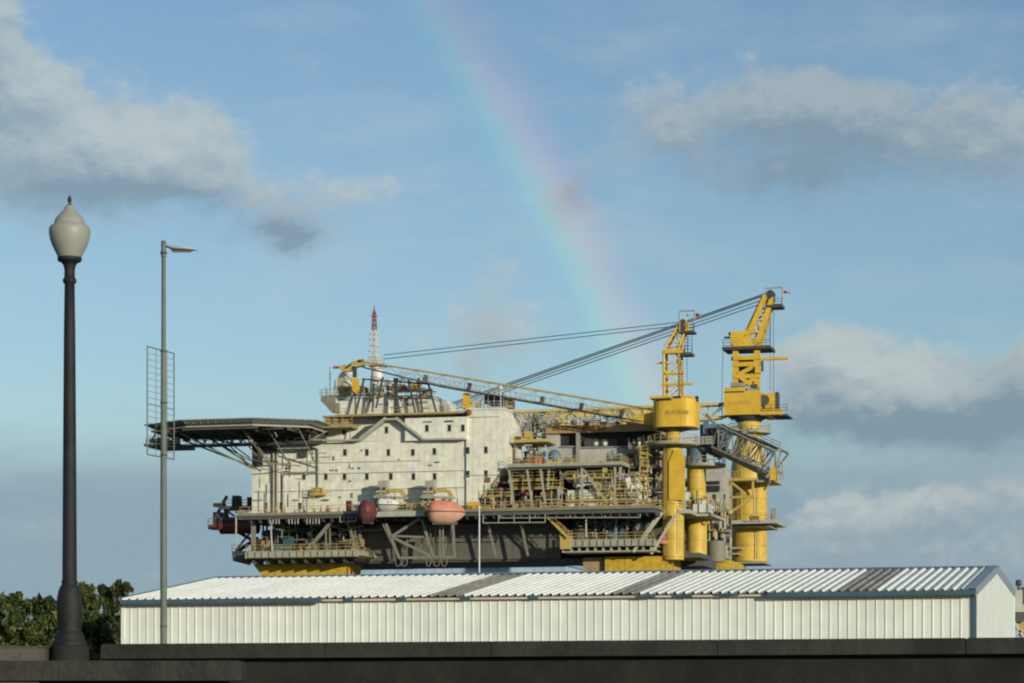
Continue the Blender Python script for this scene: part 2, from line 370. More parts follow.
    def build(s, name, mats, parent=None, kind=None, org=None):
        if not isinstance(mats, (list, tuple)): mats = [mats]
        if parent is not None:
            r = parent
            while r.parent: r = r.parent
            o0 = ORG[r]
        else: o0 = Vector(org) if org is not None else Vector((0, 0, 0))
        me = bpy.data.meshes.new(name)
        me.from_pydata([tuple(p - o0) for p in s.v], [], s.f)
        for x in mats: me.materials.append(M[x] if isinstance(x, str) else x)
        me.polygons.foreach_set('material_index', s.mi); me.polygons.foreach_set('use_smooth', s.sm)
        bm = bmesh.new(); bm.from_mesh(me); bmesh.ops.recalc_face_normals(bm, faces=bm.faces); bm.to_mesh(me); bm.free()
        ob = bpy.data.objects.new(name, me); C.objects.link(ob)
        if parent is not None: ob.parent = parent
        else: ob.location = s.fr.world(o0); ob.rotation_euler = (0, 0, -s.fr.th)
        if kind: ob['kind'] = kind
        return ob
SPLIT = {'module_frame', 'access_platform', 'platform', 'boat_cradle', 'yellow_fitting', 'hanging_frame', 'deck_post', 'louvre', 'wall_fixture', 'drain_pipe', 'diagonal_brace',
         'white_module', 'white_vessel', 'bay_machinery', 'roof_hoist', 'conduit', 'downpipe', 'white_skip', 'gutter_bracket', 'deck_stiffener', 'bracket', 'rope_loop', 'louvre_fan',
         'side_gallery', 'end_walkway', 'arm', 'back_bulkhead', 'machinery_bulkhead', 'end_underdeck', 'column_landing', 'vent_slot', 'hatch', 'clamp', 'sheave', 'louvre_band', 'frame_post',
         'fire_monitor_station', 'boat_davit', 'pendant_rope', 'hoist_rope', 'edge_girder', 'support_truss', 'slat', 'pedestal', 'access_floor', 'railing', 'main_deck', 'upper_deck', 'pipe_bridge',
         'winch', 'roof_vent', 'machinery_box', 'ring_platform', 'rooftop_plant', 'base_frame', 'exhaust', 'end_brace', 'end_tank', 'corner_gallery', 'boom_rest', 'under_walkway', 'bridge_block', 'bridge_roof', 'verge_flashing'}
def clusters(bb):
    n = len(bb); p = list(range(n))
    def find(i):
        while p[i] != i: p[i] = p[p[i]]; i = p[i]
        return i
    for i in range(n):
        a = bb[i]
        for j in range(i):
            b = bb[j]
            if all(a[0][k] <= b[1][k] + .04 and b[0][k] <= a[1][k] + .04 for k in range(3)): p[find(i)] = find(j)
    g = {}
    for i in range(n): g.setdefault(find(i), []).append(i)
    return list(g.values())
def part(name, mats, parent, fn, fr=FP, kind=None):
    mb = MB(fr); fn(mb)
    if name in SPLIT and kind is None and len(mb.prims) > 1:
        bb = []
        for v0, v1, f0, f1 in mb.prims:
            c = mb.v[v0:v1]; bb.append(([min(p[k] for p in c) for k in range(3)], [max(p[k] for p in c) for k in range(3)]))
        gs = clusters(bb)
        if 1 < len(gs) <= 45:
            first = None
            for ix in gs:
                o = MB(fr)
                for i in ix:
                    v0, v1, f0, f1 = mb.prims[i]; d = len(o.v) - v0; o.v += mb.v[v0:v1]
                    o.f += [[q + d for q in f] for f in mb.f[f0:f1]]; o.mi += mb.mi[f0:f1]; o.sm += mb.sm[f0:f1]
                r = o.build(name, mats, parent)
                if first is None: first = r
            return first
    return mb.build(name, mats, parent, kind)

# ================================================================== SETTING
mb = MB(F0_); mb.add([(-4000, -400, 0), (4000, -400, 0), (4000, 175, 0), (-4000, 175, 0), (-4000, 175, -6), (4000, 175, -6)], [(0, 1, 2, 3), (3, 2, 5, 4)])
mb.build('ground', 'ground', kind='structure')
mb = MB(F0_); mb.add([(-30000, 175, -2), (30000, 175, -2), (30000, 50000, -2), (-30000, 50000, -2)], [(0, 1, 2, 3)])
mb.build('water', 'water', kind='structure')
# ================================================================== PLATFORM
P = FP.pt
plat = thing('offshore_platform', 'huge rusty white and yellow offshore oil platform standing beyond the long shed', 'oil platform', FP, (FP.u(480, 20), 20, -2))
zdk = FP.z(511.5, 480, 0); zlo = FP.z(549.3, 480, 0); zlr = FP.z(544.2, 480, 0); zup = FP.z(464.5, 580, 0); zbot = FP.z(566, 480, 0)
U = lambda px, v=0: FP.u(px, v)

# --- yellow columns under the deck
def col1(m):
    u0, u1 = U(253, 3), U(342, 3)
    m.prism([(u0 + 3, -2), (u1 - 3, -2), (u1 - 1, zbot - 6), (u1, FP.z(563, 300, 3)), (u0, FP.z(563.5, 300, 3)), (u0 + 2.2, zbot - 1.6)], 3, 14)
part('hull_column', 'yellowrust', plat, col1)
def col2(m): m.box(U(605, 2), U(667, 2), 2, 14, -2, FP.z(556.5, 636, 2))
part('hull_column', 'yellowrust', plat, col2)
def col3(m): m.box(U(702, 40), U(729, 40), 40, 58, -2, FP.z(560, 715, 40))
part('hull_column', 'yellowrust', plat, col3)
def col4(m): m.box(U(583, 3), U(605, 3) - .01, 3, 13, -2, FP.z(557.5, 594, 3))
part('column_sponson', 'tanrust', plat, col4)
# --- the deck box
def hull(m):
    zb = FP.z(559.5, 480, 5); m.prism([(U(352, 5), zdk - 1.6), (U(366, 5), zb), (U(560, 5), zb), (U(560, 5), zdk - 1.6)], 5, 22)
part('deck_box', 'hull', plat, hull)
def hullk(m):
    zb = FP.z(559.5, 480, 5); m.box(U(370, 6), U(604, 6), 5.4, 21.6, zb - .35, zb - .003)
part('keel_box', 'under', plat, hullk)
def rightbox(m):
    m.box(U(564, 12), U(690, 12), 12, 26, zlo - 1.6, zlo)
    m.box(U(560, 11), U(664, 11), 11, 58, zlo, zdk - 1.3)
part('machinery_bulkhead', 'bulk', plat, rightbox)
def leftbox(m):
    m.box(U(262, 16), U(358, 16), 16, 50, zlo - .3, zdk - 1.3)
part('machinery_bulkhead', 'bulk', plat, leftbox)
# --- main deck
def deck(m):
    m.box(U(238, -4), U(408, -4), -4, 60, zdk - .9, zdk)
    m.box(U(408, -4), U(655, -4), -4 + .02, 60, zdk - 1.0, zdk - .004)
    m.box(U(655, 4), U(672, 4), 4, 60, zdk - 1.0, zdk - .002)
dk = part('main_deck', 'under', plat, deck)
def dedge(m):
    m.box(U(238, -4), U(655, -4), -4.35, -4.003, zdk - .36, zdk + .05)
    m.box(U(655, -4) , U(655, -4) + .35, -4.35, 60, zdk - .40, zdk + .05)
part('edge_beam', 'dim', dk, dedge)
def dribs(m):
    for x in range(250, 656, 9): m.box(U(x, -3.9), U(x, -3.9) + .16, -3.9, 5, zdk - 1.5, zdk - .92)
part('deck_stiffener', 'dark', dk, dribs)
def drail(m, a, b):
    z = zdk + .05
    m.rail((U(a, -4.2), -4.2, z), (U(b, -4.2), -4.2, z))
for a, b in ((240, 358), (380, 424), (467, 540), (560, 655)): part('railing', 'rustyrail', dk, lambda m: drail(m, a, b))
# hanging frames below the deck edge
def hang(m):
    for a, b, y0, y1 in ((483, 545, 515, 523), (340, 356, 516, 522), (500, 640, 515, 518)):
        m.pp([(a, y0, -4.1), (a, y1, -4.1), (b, y1 - .6, -4.1), (b, y0 - 1, -4.1)], .11)
        for k in range(1, 4): x = a + (b - a) * k / 4; m.pp([(x, y0, -4.1), (x, y1 - .5, -4.1)], .09)
part('hanging_frame', 'grey', plat, hang)
def whips(m):
    for x in list(range(270, 282, 3)) + list(range(289, 300, 3)) + list(range(307, 320, 3)): m.pp([(x, 514, -3.8), (x, 524, -3.8)], .11)
    m.pp([(273, 512, -3), (271, 530, -3), (272, 551, -3)], .16)
    m.pp([(236, 517, -4), (236, 548, -4)], .15)
    m.pp([(586, 537, -2), (586, 518, -2), (588, 515.5, -2), (650, 513.5, -2)], .16)
part('drain_pipe', 'palegrey', plat, whips)

# --- lower deck, left and right
def ldl(m):
    m.box(U(245, -3), U(358, -3), -3, 16, zlo - 1.1, zlo)
    m.box(U(358, -3), U(362, -3), -2.9, 8, zlo - .9, zlo - .1)
l1 = part('lower_deck', 'beige', plat, ldl)
def ldlr(m):
    m.rail((U(246, -2.9), -2.9, zlo), (U(364, -2.9), -2.9, zlo))
part('railing', 'rustyrail', l1, ldlr)
def ldu(m):
    for x in range(252, 356, 13): m.box(U(x, -2), U(x, -2) + .4, -2, 2.8, zlo - 1.9, zlo - 1.1)
    m.tube(P(248, 560.5, -1), P(360, 558.5, -1), .16)
part('bracket', 'dark', l1, ldu)
def ldr(m):
    m.box(U(560, -2), U(655, -2), -2, 12, zlr - .9, zlr + .25)
    m.box(U(562, -1.7), U(656, -1.7), -1.7, 11.8, zlr - 1.75, zlr - 1.5)
    for x in range(562, 656, 8): m.box(U(x, -1.6), U(x, -1.6) + .3, -1.6, 11, zlr - 1.5, zlr - .9)
l2 = part('lower_deck', 'beige', plat, ldr)
part('railing', 'rustyrail', l2, lambda m: m.rail((U(560, -1.9), -1.9, zlr + .25), (U(654, -1.9), -1.9, zlr + .25)))
def stiff(m, x0, x1, z0, z1, v):
    for x in range(x0, x1, 7): m.box(U(x, v), U(x, v) + .09, v - .16, v - .001, z0, z1)
for x0, x1, z0, z1, v_ in ((248, 357, zlo - 1.05, zlo - .06, -3), (562, 654, zlr - .86, zlr + .2, -2)):
    part('girder_stiffener', 'dim', plat, lambda m: (stiff(m, x0, x1, z0, z1, v_), m.box(U(x0, v_), U(x1, v_), v_ - .17, v_ - .161, z0, z0 + .08)))
def posts(m):
    for x, y0, y1, v, r in ((253.5, 521, 551, -2, .32), (326, 518, 550, -1.5, .12), (330, 518, 550, -1.5, .12), (360, 518, 560, 3, .25)):
        m.pbeam((x, y0, v), (x, y1, v), r)
    m.pbeam((333, 520, -2), (311, 546, -2), .26)
    m.pbeam((347, 521, 0), (358, 552, 0), .2)
part('deck_post', 'dim', plat, posts)
# machines standing in the two open bays
rr = random.Random(11)
def bay(m, x0, x1, v, n, seed, zlo):
    q = random.Random(seed)
    for k in range(n):
        x = x0 + (x1 - x0) * (k + q.random()) / n; m.m = q.choice((0, 0, 1, 2, 3)); vv = v + q.uniform(-1, 3)
        wd, h = q.uniform(.7, 1.6), q.uniform(1.4, 3.2); u = U(x, vv)
        if q.random() < .45: m.lathe((u, vv + 1, zlo), [(wd, 0), (wd, h * .8), (wd * .7, h), (.1, h + .1)], 14)
        else: m.box(u - wd, u + wd, vv, vv + 2, zlo + .02, zlo + h)
        m.m = q.choice((0, 3, 4)); m.tube((u, vv + .4, zlo + h * .9), (u, vv + .4, zdk - 1), q.uniform(.1, .22))
        m.tube((u, vv, zdk - q.uniform(1.5, 3)), (u + q.uniform(2, 6), vv, zdk - q.uniform(1.5, 3)), .14)
part('bay_machinery', ['teal', 'tanrust', 'dark', 'beige', 'grey'], plat, lambda m: bay(m, 258, 355, 3, 14, 5, zlo))
part('bay_machinery', ['teal', 'beige', 'dark', 'teal', 'grey'], plat, lambda m: bay(m, 572, 650, 3, 13, 9, zlr))
# left end: maroon flare boom stub, walkway and arm
def flare(m):
    m.tube(P(258, 526, 8), P(221, 526.5, 8), 1.35, n=16); m.tube(P(228, 526.4, 8), P(219, 526.6, 8), 1.1, .7, n=16)
fl = part('flare_boom_stub', 'maroon', plat, flare)
part('end_platform', 'maroon', fl, lambda m: (m.pb(208, 223, 525, 529, 7, 3), m.prail(208, 222, 525, 7)))
part('arm', 'dark', fl, lambda m: (m.pbeam((227, 496, 7), (214, 520, 7), .22), m.pbeam((224, 504, 7.5), (228, 520, 7.5), .28), m.pb(213, 220, 512, 526, 7.4, 2.6), m.pbeam((220, 519, 7), (238, 519, 7), .3)))
def lw(m):
    m.pb(222, 252, 506.5, 509, 5, 4); m.prail(222, 252, 506.5, 5)
    m.pb(232, 238.5, 495.5, 506.4, 5.4, 1.6); m.pb(247, 252, 497, 506.4, 6, 2); m.pb(213, 220, 503, 506.5, 7, 2)
    m.pbeam((252, 509, 6), (236, 516, 6), .16); m.pbeam((225, 509, 6), (234, 516, 6), .16)
part('end_walkway', 'dark', plat, lw)
part('control_cabin', 'palegrey', plat, lambda m: (m.pb(235, 243, 511.5, 518, -3, 2.5), m.pb(234.4, 243.6, 510.6, 511.4, -3.3, 3)))
def sw(m):
    m.tube(P(258, 538, 9), P(236, 552, 9), .35); m.tube(P(262, 546, 9), P(240, 533, 9), .3)
    m.pbeam((250, 533, 6), (236, 550, 6), .15)
part('end_brace', 'dark', plat, sw)
def fend(m):
    m.tube(P(250, 558, 0), P(234, 556.5, 0), 1.25, .8, n=14); m.pb(232, 240, 552, 555, 0, 3); m.prail(232, 242, 552, 0)
part('end_tank', 'under', plat, fend)

# --- living quarters
def lq(m):
    m.box(U(252, 0), U(466, 0), 0, 27, zdk + .05, FP.z(441, 388, 0))
    m.pprism([(360.5, 441.3), (387, 422), (398, 421.5), (425, 440.5)], 0, 2.5)
    m.box(U(325, 2.5), U(467, 2.5), 2.52, 27, FP.z(441, 388, 0) - .2, FP.z(416, 396, 2.5))
    m.box(U(405, -.9), U(467, -.9), -.9, 2.6, FP.z(440, 436, -.9), FP.z(417.5, 436, -.9))
q_ = part('living_quarters', 'cream', plat, lq)
def tower(m):
    m.pprism([(466.2, 409), (505, 408.6), (505, 466), (478, 499), (478, 514), (466.2, 514)], -.4, 12)
    m.pprism([(465.6, 408.2), (505.6, 407.8), (505.6, 409.4), (465.6, 409.8)], -.6, 12.4)
tw = part('white_tower', 'cream', q_, tower)
def ledge(m):
    for a, b in (((312, 441.8), (361.5, 441.6)), ((361.5, 441.6), (387, 421)), ((387, 421), (398.5, 420.6)), ((398.5, 420.6), (425, 440.8)), ((425, 440.8), (467, 440.3))):
        p, q = P(*a, 0), P(*b, 0); t = Vector((0, 0, .28 if abs(a[1] - b[1]) < 2 else .5)); k = Vector((0, -1.5, 0))
        vs = [p, q, q + t, p + t, p + k, q + k, q + k + t, p + k + t]
        m.add(vs, [(0, 1, 2, 3), (7, 6, 5, 4), (0, 4, 5, 1), (1, 5, 6, 2), (2, 6, 7, 3), (3, 7, 4, 0)])
part('stepped_ledge', 'palegrey', q_, ledge)
wins = [(x, 476.5) for x in (304, 326, 344.6, 367, 391, 413.5, 434.7)] + [(x, 452.5) for x in (345, 367, 388.5, 413)] + [(434.5, 451.5)] + \
       [(386.5, 430), (407.5, 429.5)] + [(x, 506) for x in (266, 281.5, 300)]
def window(x, y, v, w_=.29, h_=.52):
    c = P(x, y, v)
    def f(m):
        m.m = 0; m.box(c.x - w_, c.x + w_, v - .05, v + .01, c.z - h_, c.z + h_)
        m.m = 1; m.box(c.x - w_ - .07, c.x + w_ + .07, v - .09, v + .01, c.z + h_, c.z + h_ + .08); m.box(c.x - w_ - .07, c.x + w_ + .07, v - .12, v + .01, c.z - h_ - .1, c.z - h_)
    return f
for x, y in wins: part('window', ['glass', 'palegrey'], q_, window(x, y, 0))
for x, y in ((427, 428.3), (449.5, 428), (463, 428)): part('window', ['glass', 'palegrey'], q_, window(x, y, -.9))
for x, y in ((344, 431.5), (326.5, 431.5)): part('window', ['glass', 'palegrey'], q_, window(x, y, 2.5))
for x, y in ((467.8, 450.5), (486, 450), (467.8, 474), (486, 473.7)): part('window', ['glass', 'palegrey'], q_, window(x, y, -.4))
for x, y in ((349, 507), ): part('door', ['maroon', 'palegrey'], q_, window(x, y, 0, .5, 1.05))
def ql(m):
    for y, a, b, v in ((489.6, 254, 478, -.06), (472.6, 286, 466, -.06), (475, 466, 505, -.46), (417, 466, 500, -.46), (462, 300, 420, -.04)):
        m.tube((U(a, v), v, FP.z(y, (a + b) / 2, v)), (U(b, v), v, FP.z(y, (a + b) / 2, v)), .075, n=4)
    m.pp([(283, 514, -.3), (283, 476, -.3), (286, 473, -.3), (318, 472, -.3), (318, 449, -.3), (310, 448, -.3)], .16)
    m.pp([(318, 472, -.3), (318, 488, -.3)], .14); m.pp([(350, 468, -.2), (350, 418, 2.3)], .1)
part('conduit', 'grey', q_, ql)
part('downpipe', 'beige', q_, lambda m: [m.pp([(x, 514, -.4), (x, 452, -.4)], .2) for x in (273.5, 277)])
def qg(m):
    q = random.Random(2)
    for x, y, w_, h_ in ((334, 458, 1.0, 4.5), (332, 470, 3.2, 1.2), (337, 470, 1.6, 2.4), (302, 455, 4.5, 3.0), (353, 468, 1.8, 1.6), (359, 468, 1.6, 1.6), (350, 481, 2.2, 1.0),
                         (296, 500, 6, 1.2), (258, 500, 9, 1.2), (325, 500, 7, 1.2), (352, 495, 1.4, 5), (437, 462, 5, 1), (340, 497, 1.4, 2), (430, 465, 3, .8), (449, 421, 8, 1.4), (428, 421.5, 8, 1.4), (357, 425, 8, 1.2), (488, 478, 4, 1), (306, 474, 2.4, 1.8), (288, 468, 5, 1.4), (362, 450, .8, 1.5), (399, 459, 1, 1)):
        v = -.9 if (y < 423 and x > 405) else -.4 if x > 467 else 0
        if x == 357: v = 2.5
        m.m = q.choice((0, 0, 1)); m.pb(x - w_ / 2, x + w_ / 2, y - h_ / 2, y + h_ / 2, v - .25, .24)
part('wall_fixture', ['grey', 'dark'], q_, qg)
def yb(m):
    m.pb(310, 324, 494, 495.2, -1.6, 1.6); m.prail(310, 324, 494, -1.6); m.pb(312, 322, 488, 494, -1.0, .95)
    m.ladder(P(312, 511, -1.5), P(312, 495, -1.5), .7)
part('wall_balcony', 'yrail', q_, yb)
def topdeck(m):
    m.box(U(322, -1.2), U(467, -1.2), -1.2, 26, FP.z(416, 394, 0), FP.z(414.6, 394, 0))
td = part('roof_deck', 'tanrust', plat, topdeck)
def tdr(m):
    z = FP.z(414.6, 394, 0); m.rail((U(336, -1.1), -1.1, z), (U(467, -1.1), -1.1, z))
    z2 = FP.z(424, 330, -1); m.rail((U(324, -1.5), -1.5, z2), (U(352, -1.5), -1.5, z2))
part('railing', 'rustyrail', td, tdr)
part('side_gallery', 'tanrust', td, lambda m: (m.pb(322, 351, 424, 427.5, -1.6, 4), m.pb(326, 330, 417, 424, -1, 1), m.pb(334, 337, 418, 424, -.9, 1), m.pb(341, 347, 419.5, 424, -.9, 1)))
# --- bridge block on the roof
def br(m):
    m.pb(333, 388, 394.5, 414.6, 3, 14)
    m.pb(388.02, 437, 397.5, 414.5, 4, 12)
bk = part('bridge_block', 'white', plat, br)
def brd(m):
    m.pb(331, 390, 393, 394.8, 2.4, 15); m.pb(389, 431, 396, 397.6, 3.2, 13)
part('bridge_roof', 'beige', bk, brd)
part('railing', 'yrail', bk, lambda m: (m.prail(392, 431, 396, 3.3), m.prail(334, 364, 393, 2.5), m.prail(364, 390, 393, 3)))
def wing(m):
    m.pb(334.6, 339, 403, 412, 2.5, .45); m.pprism([(320.5, 401), (321, 396.5), (335, 394.8), (335, 412), (331, 412), (324, 404)], 2.6, 9)
part('bridge_wing', 'dim', bk, wing)
part('railing', 'grey', bk, lambda m: (m.prail(320, 335, 396, 2.7), [m.pp([(x, 396, 3), (x, y, 3)], .09) for x, y in ((330, 367), (326, 386), (335, 380), (322, 390), (388, 382), (393, 384))]))
def vents(m):
    for x, y, a, b in ((345, 399.5, 12, 1.6), (370, 400, 6, 3), (384, 404, 9, 1.4), (405, 399, 8, 4), (408, 404, 10, 3), (398, 407, 14, 1.2), (424, 402, 8, 2), (339, 412, 2, 3), (356, 403, 1, 18), (426, 408, 5, 1.5)):
        v = 3 if x < 388 else 4; m.pb(x - a / 2, x + a / 2, y - b / 2, y + b / 2, v - .2, .19)
part('louvre', 'grey', bk, vents)
def rad(m):
    c = P(346.5, 380, 6); m.ball(c, 1.45, sz=1.15)
rd = part('radome', 'white', plat, rad)
part('pedestal', 'dark', rd, lambda m: (m.pb(341, 363.5, 386.5, 393, 5, 3), m.pb(337, 341, 387, 390, 5, 1)))
def funnel(m):
    c = P(377, 395, 6); h = FP.z(364, 377, 6) - c.z
    m.lathe(c, [(1.3, 0), (1.2, h * .4), (.95, h * .8), (.9, h)], 16)
    c = P(390, 384, 7); m.ball(c, .95)
fn_ = part('mast_base', 'white', plat, funnel)
part('platform', 'yrail', fn_, lambda m: (m.pb(368, 384, 364, 365.4, 4.6, 2.6), m.prail(368, 384, 364, 4.6), m.pb(392, 430, 389, 391, 4, 2), m.pb(398, 404, 384, 391, 4.2, 1.5), m.pb(411, 420, 383, 390, 4.4, 1.2), m.pb(386, 392, 386, 390, 4.2, 1.2)))
def mast(m):
    a, b = P(374.3, 364, 6), P(374.3, 330, 6); m.lattice(a, b, 1.0, 1.0, .75, .75, 9, .07, .05)
    for k in range(6): c = a.lerp(b, (k + .3) / 6); m.box(c.x - 1.0 + .2 * (k % 2), c.x + .7 + .3 * (k % 2), c.y - .1, c.y + .1, c.z - .1, c.z + .1)
ms = part('lattice_mast', 'white', plat, mast)
def mast2(m):
    b, c = P(374.3, 330, 6), P(374.3, 311, 6); m.lattice(b, c, .7, .7, .4, .4, 6, .07, .05); m.tube(c, P(374.5, 305, 6), .16, .06)
    for y, w_ in ((316, 3.2), (320, 2.4), (325, 2.8), (313, 2)): m.pb(374.3 - w_, 374.3 + w_ * .8, y - .5, y + .6, 5.9, .3)
part('mast_top', 'red', ms, mast2)
# boom rest frame over the roof
def rest(m):
    for x0, y0, x1, y1 in ((364, 379, 355.5, 414), (383, 377, 376, 408), (374, 384, 372.5, 412), (394.5, 378, 394.8, 414), (396.8, 378, 396.8, 414), (408, 379, 415.5, 414), (418, 378, 422.5, 414), (427.5, 381, 436.5, 413)):
        m.pbeam((x0, y0, 1.2), (x1, y1, 1.0), .15)
    m.pbeam((362, 379, 1.2), (428, 384, 1.2), .12); m.pbeam((398, 392, 1.2), (432, 390, 1.2), .1)
    for x in (395, 400, 410, 416): m.pp([(x, 384, 1.2), (x + 2, 378, 1.2), (x + 5, 381, 1.2)], .1)
part('boom_rest', 'dark', plat, rest)
def smallhoist(m):
    m.m = 0; m.pb(463, 469, 393, 406, 1, 1.2); m.pb(462, 472, 404, 408.5, .8, 2); m.m = 1; m.ball(P(468.5, 412.5, -1.2), .55); m.m = 2; m.pb(472.5, 479, 400, 408, 1, 1.5)
part('roof_hoist', ['yellow', 'rust', 'palegrey'], plat, smallhoist)
def blackbox(m):
    m.m = 0; m.pb(484, 503, 394.5, 403, 1.5, 5); m.m = 1
    for x in (484, 488, 494, 501, 503.5): m.pp([(x, 408, 1.2), (x, 393, 1.2)], .1)
    m.prail(481, 507, 408, 0.2); m.m = 2; m.pp([(500.5, 408, 1), (500.5, 389, 1)], .12); m.ball(P(500.5, 387.3, 1), .42); m.m = 3; m.pb(505, 512, 400, 408, 2, 2)
part('rooftop_plant', ['black', 'grey', 'white', 'tanrust'], plat, blackbox)
# --- helideck
hv = -5.0; zh = FP.z(420.5, 240, hv - 9)
cu = U(238, hv); R_ = 15.2
RV = 9.6
oct_ = [(cu + R_ * cos(pi / 8 + k * pi / 4), hv + RV * sin(pi / 8 + k * pi / 4)) for k in range(8)]
def hd(m):
    m.slab(oct_, zh - .35, zh); m.slab([(cu + (a - cu) * .97, hv + (b - hv) * .97) for a, b in oct_], zh - .85, zh - .352)
h_ = part('helideck', 'dark', plat, hd)
def hn(m):
    for k in range(8):
        a, b = oct_[k], oct_[(k + 1) % 8]; f_ = 1.095
        A, B = (cu + (a[0] - cu) * f_, hv + (a[1] - hv) * f_), (cu + (b[0] - cu) * f_, hv + (b[1] - hv) * f_)
        m.add([(a[0], a[1], zh - .1), (b[0], b[1], zh - .1), (B[0], B[1], zh + .35), (A[0], A[1], zh + .35), (a[0], a[1], zh - .2), (b[0], b[1], zh - .2), (B[0], B[1], zh + .25), (A[0], A[1], zh + .25)],
              [(0, 1, 2, 3), (7, 6, 5, 4), (2, 6, 7, 3)])
        n = 9
        for i in range(n):
            p, q = Vector((a[0] + (b[0] - a[0]) * i / n, a[1] + (b[1] - a[1]) * i / n, zh - .3)), Vector((A[0] + (B[0] - A[0]) * i / n, A[1] + (B[1] - A[1]) * i / n, zh + .42)); m.tube(p, q, .07, n=4)
part('safety_net', 'net', h_, hn)
def hb(m):
    for k in range(-4, 5):
        y = hv + k * 2.1; hw = R_ * .9 * sqrt(max(0, 1 - (k * 2.1 / RV) ** 2))
        m.box(cu - hw, cu + hw, y - .14, y + .14, zh - 1.3, zh - .86)
    for k in range(-2, 3):
        x = cu + k * 5.6; m.box(x - .16, x + .16, hv - 6.5, hv + 6.5, zh - 1.5, zh - 1.0)
part('deck_beam', 'under', h_, hb)
def eg(m):
    q = [Vector((cu + (a - cu) * 1.004, hv + (b - hv) * 1.01, zh - .80)) for a, b in oct_]
    for k in range(3, 8): m.beam(q[k], q[(k + 1) % 8], .12)
part('edge_girder', 'beige', h_, eg)
def ht(m):
    # struts from the wall up to the deck
    zt = zh - 1.2
    for x0, y1, x1, v in ((243, 466, 270, -11), (268, 466, 291, -10), (299, 468, 318, -8.5)):
        a = P(x0, 424, v); a.z = zt; m.tube(a, P(x1, y1, -.1), .12)
    for x0, x1, y1, v in ((180, 252, 468, -9), (183, 254, 467, 2), (208, 252, 466, -2)):
        a = P(x0, 430, v); a.z = zt; m.tube(a, P(x1, y1, .3), .15)
    m.tube(P(311, 424, -4), P(309, 441, -2), .2); m.tube(P(309, 441, -2), P(328, 430, 0), .2); m.tube(P(272, 426, -10), P(277, 437, -10), .13)
    for x0, y0, x1, y1, v in ((176, 434, 252, 446, -3), (196, 432, 254, 462, 1), (214, 431, 250, 458, 3), (236, 431, 262, 462, -5), (246, 430, 272, 466, -6), (228, 444, 255, 470, -2), (262, 462, 300, 466, -6)): m.tube(P(x0, y0, v), P(x1, y1, v * .4), .11)
    for x in range(196, 250, 9):
        a = P(x, 427, -4); b = P(x + 9, 443, -4); m.tube(a, b, .12); m.tube(P(x + 9, 427, 3), P(x, 443, 3), .11); m.tube(P(x, 427, -4), P(x, 443, -4), .09)
part('support_truss', 'dim', h_, ht)
def hw(m):
    zw = FP.z(444, 220, -4); m.box(U(150, -4), U(322, -4), -4.2, -2.4, zw - .35, zw); m.rail((U(150, -4.2), -4.2, zw), (U(322, -4.2), -4.2, zw))
    zw = FP.z(444, 290, 0); m.box(U(252, -1.4), U(318, -1.4), -1.4, -.02, zw - .3, zw + .05)
    m.box(U(146, -6), U(178, -6), -7, 2, FP.z(444, 160, -6) - .4, FP.z(444, 160, -6))
hwk = part('under_walkway', 'dark', h_, hw)
part('back_bulkhead', 'dark', h_, lambda m: (m.pb(253, 325, 428, 446, 1.5, 1), m.pb(252, 262, 442, 466, -.6, .5), m.pb(262, 276, 444, 452, -1, .6), m.pb(300, 306, 452, 457, -.8, .6)))
def hhub(m):
    m.rail((U(146, -7), -7, FP.z(444, 160, -7)), (U(177, -7), -7, FP.z(444, 160, -7)))
    q = random.Random(8)
    for k in range(10):
        x = 149 + k * 2.8; m.m = q.choice((0, 0, 1, 2)); h = q.uniform(3, 9); m.pb(x, x + q.uniform(2, 4), 443.8 - h, 443.8, -6 + q.uniform(0, 3), 1.5)
    m.m = 0; m.pp([(158, 443, -5), (158, 428, -5)], .1); m.pp([(172, 443, -5), (176, 429, -5)], .14); m.pp([(150, 443, -5), (156, 433, -5), (163, 433, -5), (169, 443, -5)], .16)
part('fire_monitor_station', ['palegrey', 'yellow', 'dark'], h_, hhub)

# --- process modules in the middle
def updeck(m):
    m.box(U(508, -2), U(622, -2), -2, 40, zup - .65, zup)
    m.box(U(622, -2), U(655, 2), 3, 40, zup - .6, zup - .05)
ud = part('upper_deck', 'under', plat, updeck)
part('edge_beam', 'beige', ud, lambda m: (m.box(U(508, -2), U(622, -2), -2.3, -2.003, zup - .40, zup + .06), m.box(U(622, -2), U(622, -2) + .4, -2.3, 3, zup - .55, zup + .06)))
part('railing', 'yrail', ud, lambda m: (m.rail((U(508, -2.2), -2.2, zup + .06), (U(540, -2.2), -2.2, zup + .06)), m.rail((U(566, -2.2), -2.2, zup + .06), (U(621, -2.2), -2.2, zup + .06)), m.rail((U(622, -2), -2, zup + .06), (U(622, -2), 6, zup + .06))))
part('railing', 'palegrey', ud, lambda m: None if False else m.rail((U(545, -2.2), -2.2, zup + .06), (U(566, -2.2), -2.2, zup + .06)))
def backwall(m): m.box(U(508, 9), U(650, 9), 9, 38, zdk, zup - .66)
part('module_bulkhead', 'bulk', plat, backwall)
def slant(m):
    for a, b in (((509, 470), (514.5, 509)), ((527, 469.5), (533, 509)), ((540.5, 469), (546, 509))): m.pbeam((*a, -1.5), (*b, -3.6), .16)
    m.pbeam((508, 469.5, -1.5), (556, 468, -1.5), .14); m.pbeam((582, 468, -1.5), (582, 508, -1.5), .2); m.pbeam((584, 470, -1.5), (607, 503, -1.5), .18)
    m.pbeam((615, 467, -1.5), (615, 508, -1.5), .17); m.pbeam((620.5, 467, -1.5), (620.5, 480, -1.5), .2); m.pbeam((549, 470, -1.2), (548, 490, -1.2), .12); m.pbeam((559, 487, -1.2), (558, 509, -1.2), .16)
part('module_frame', 'beige', plat, slant)
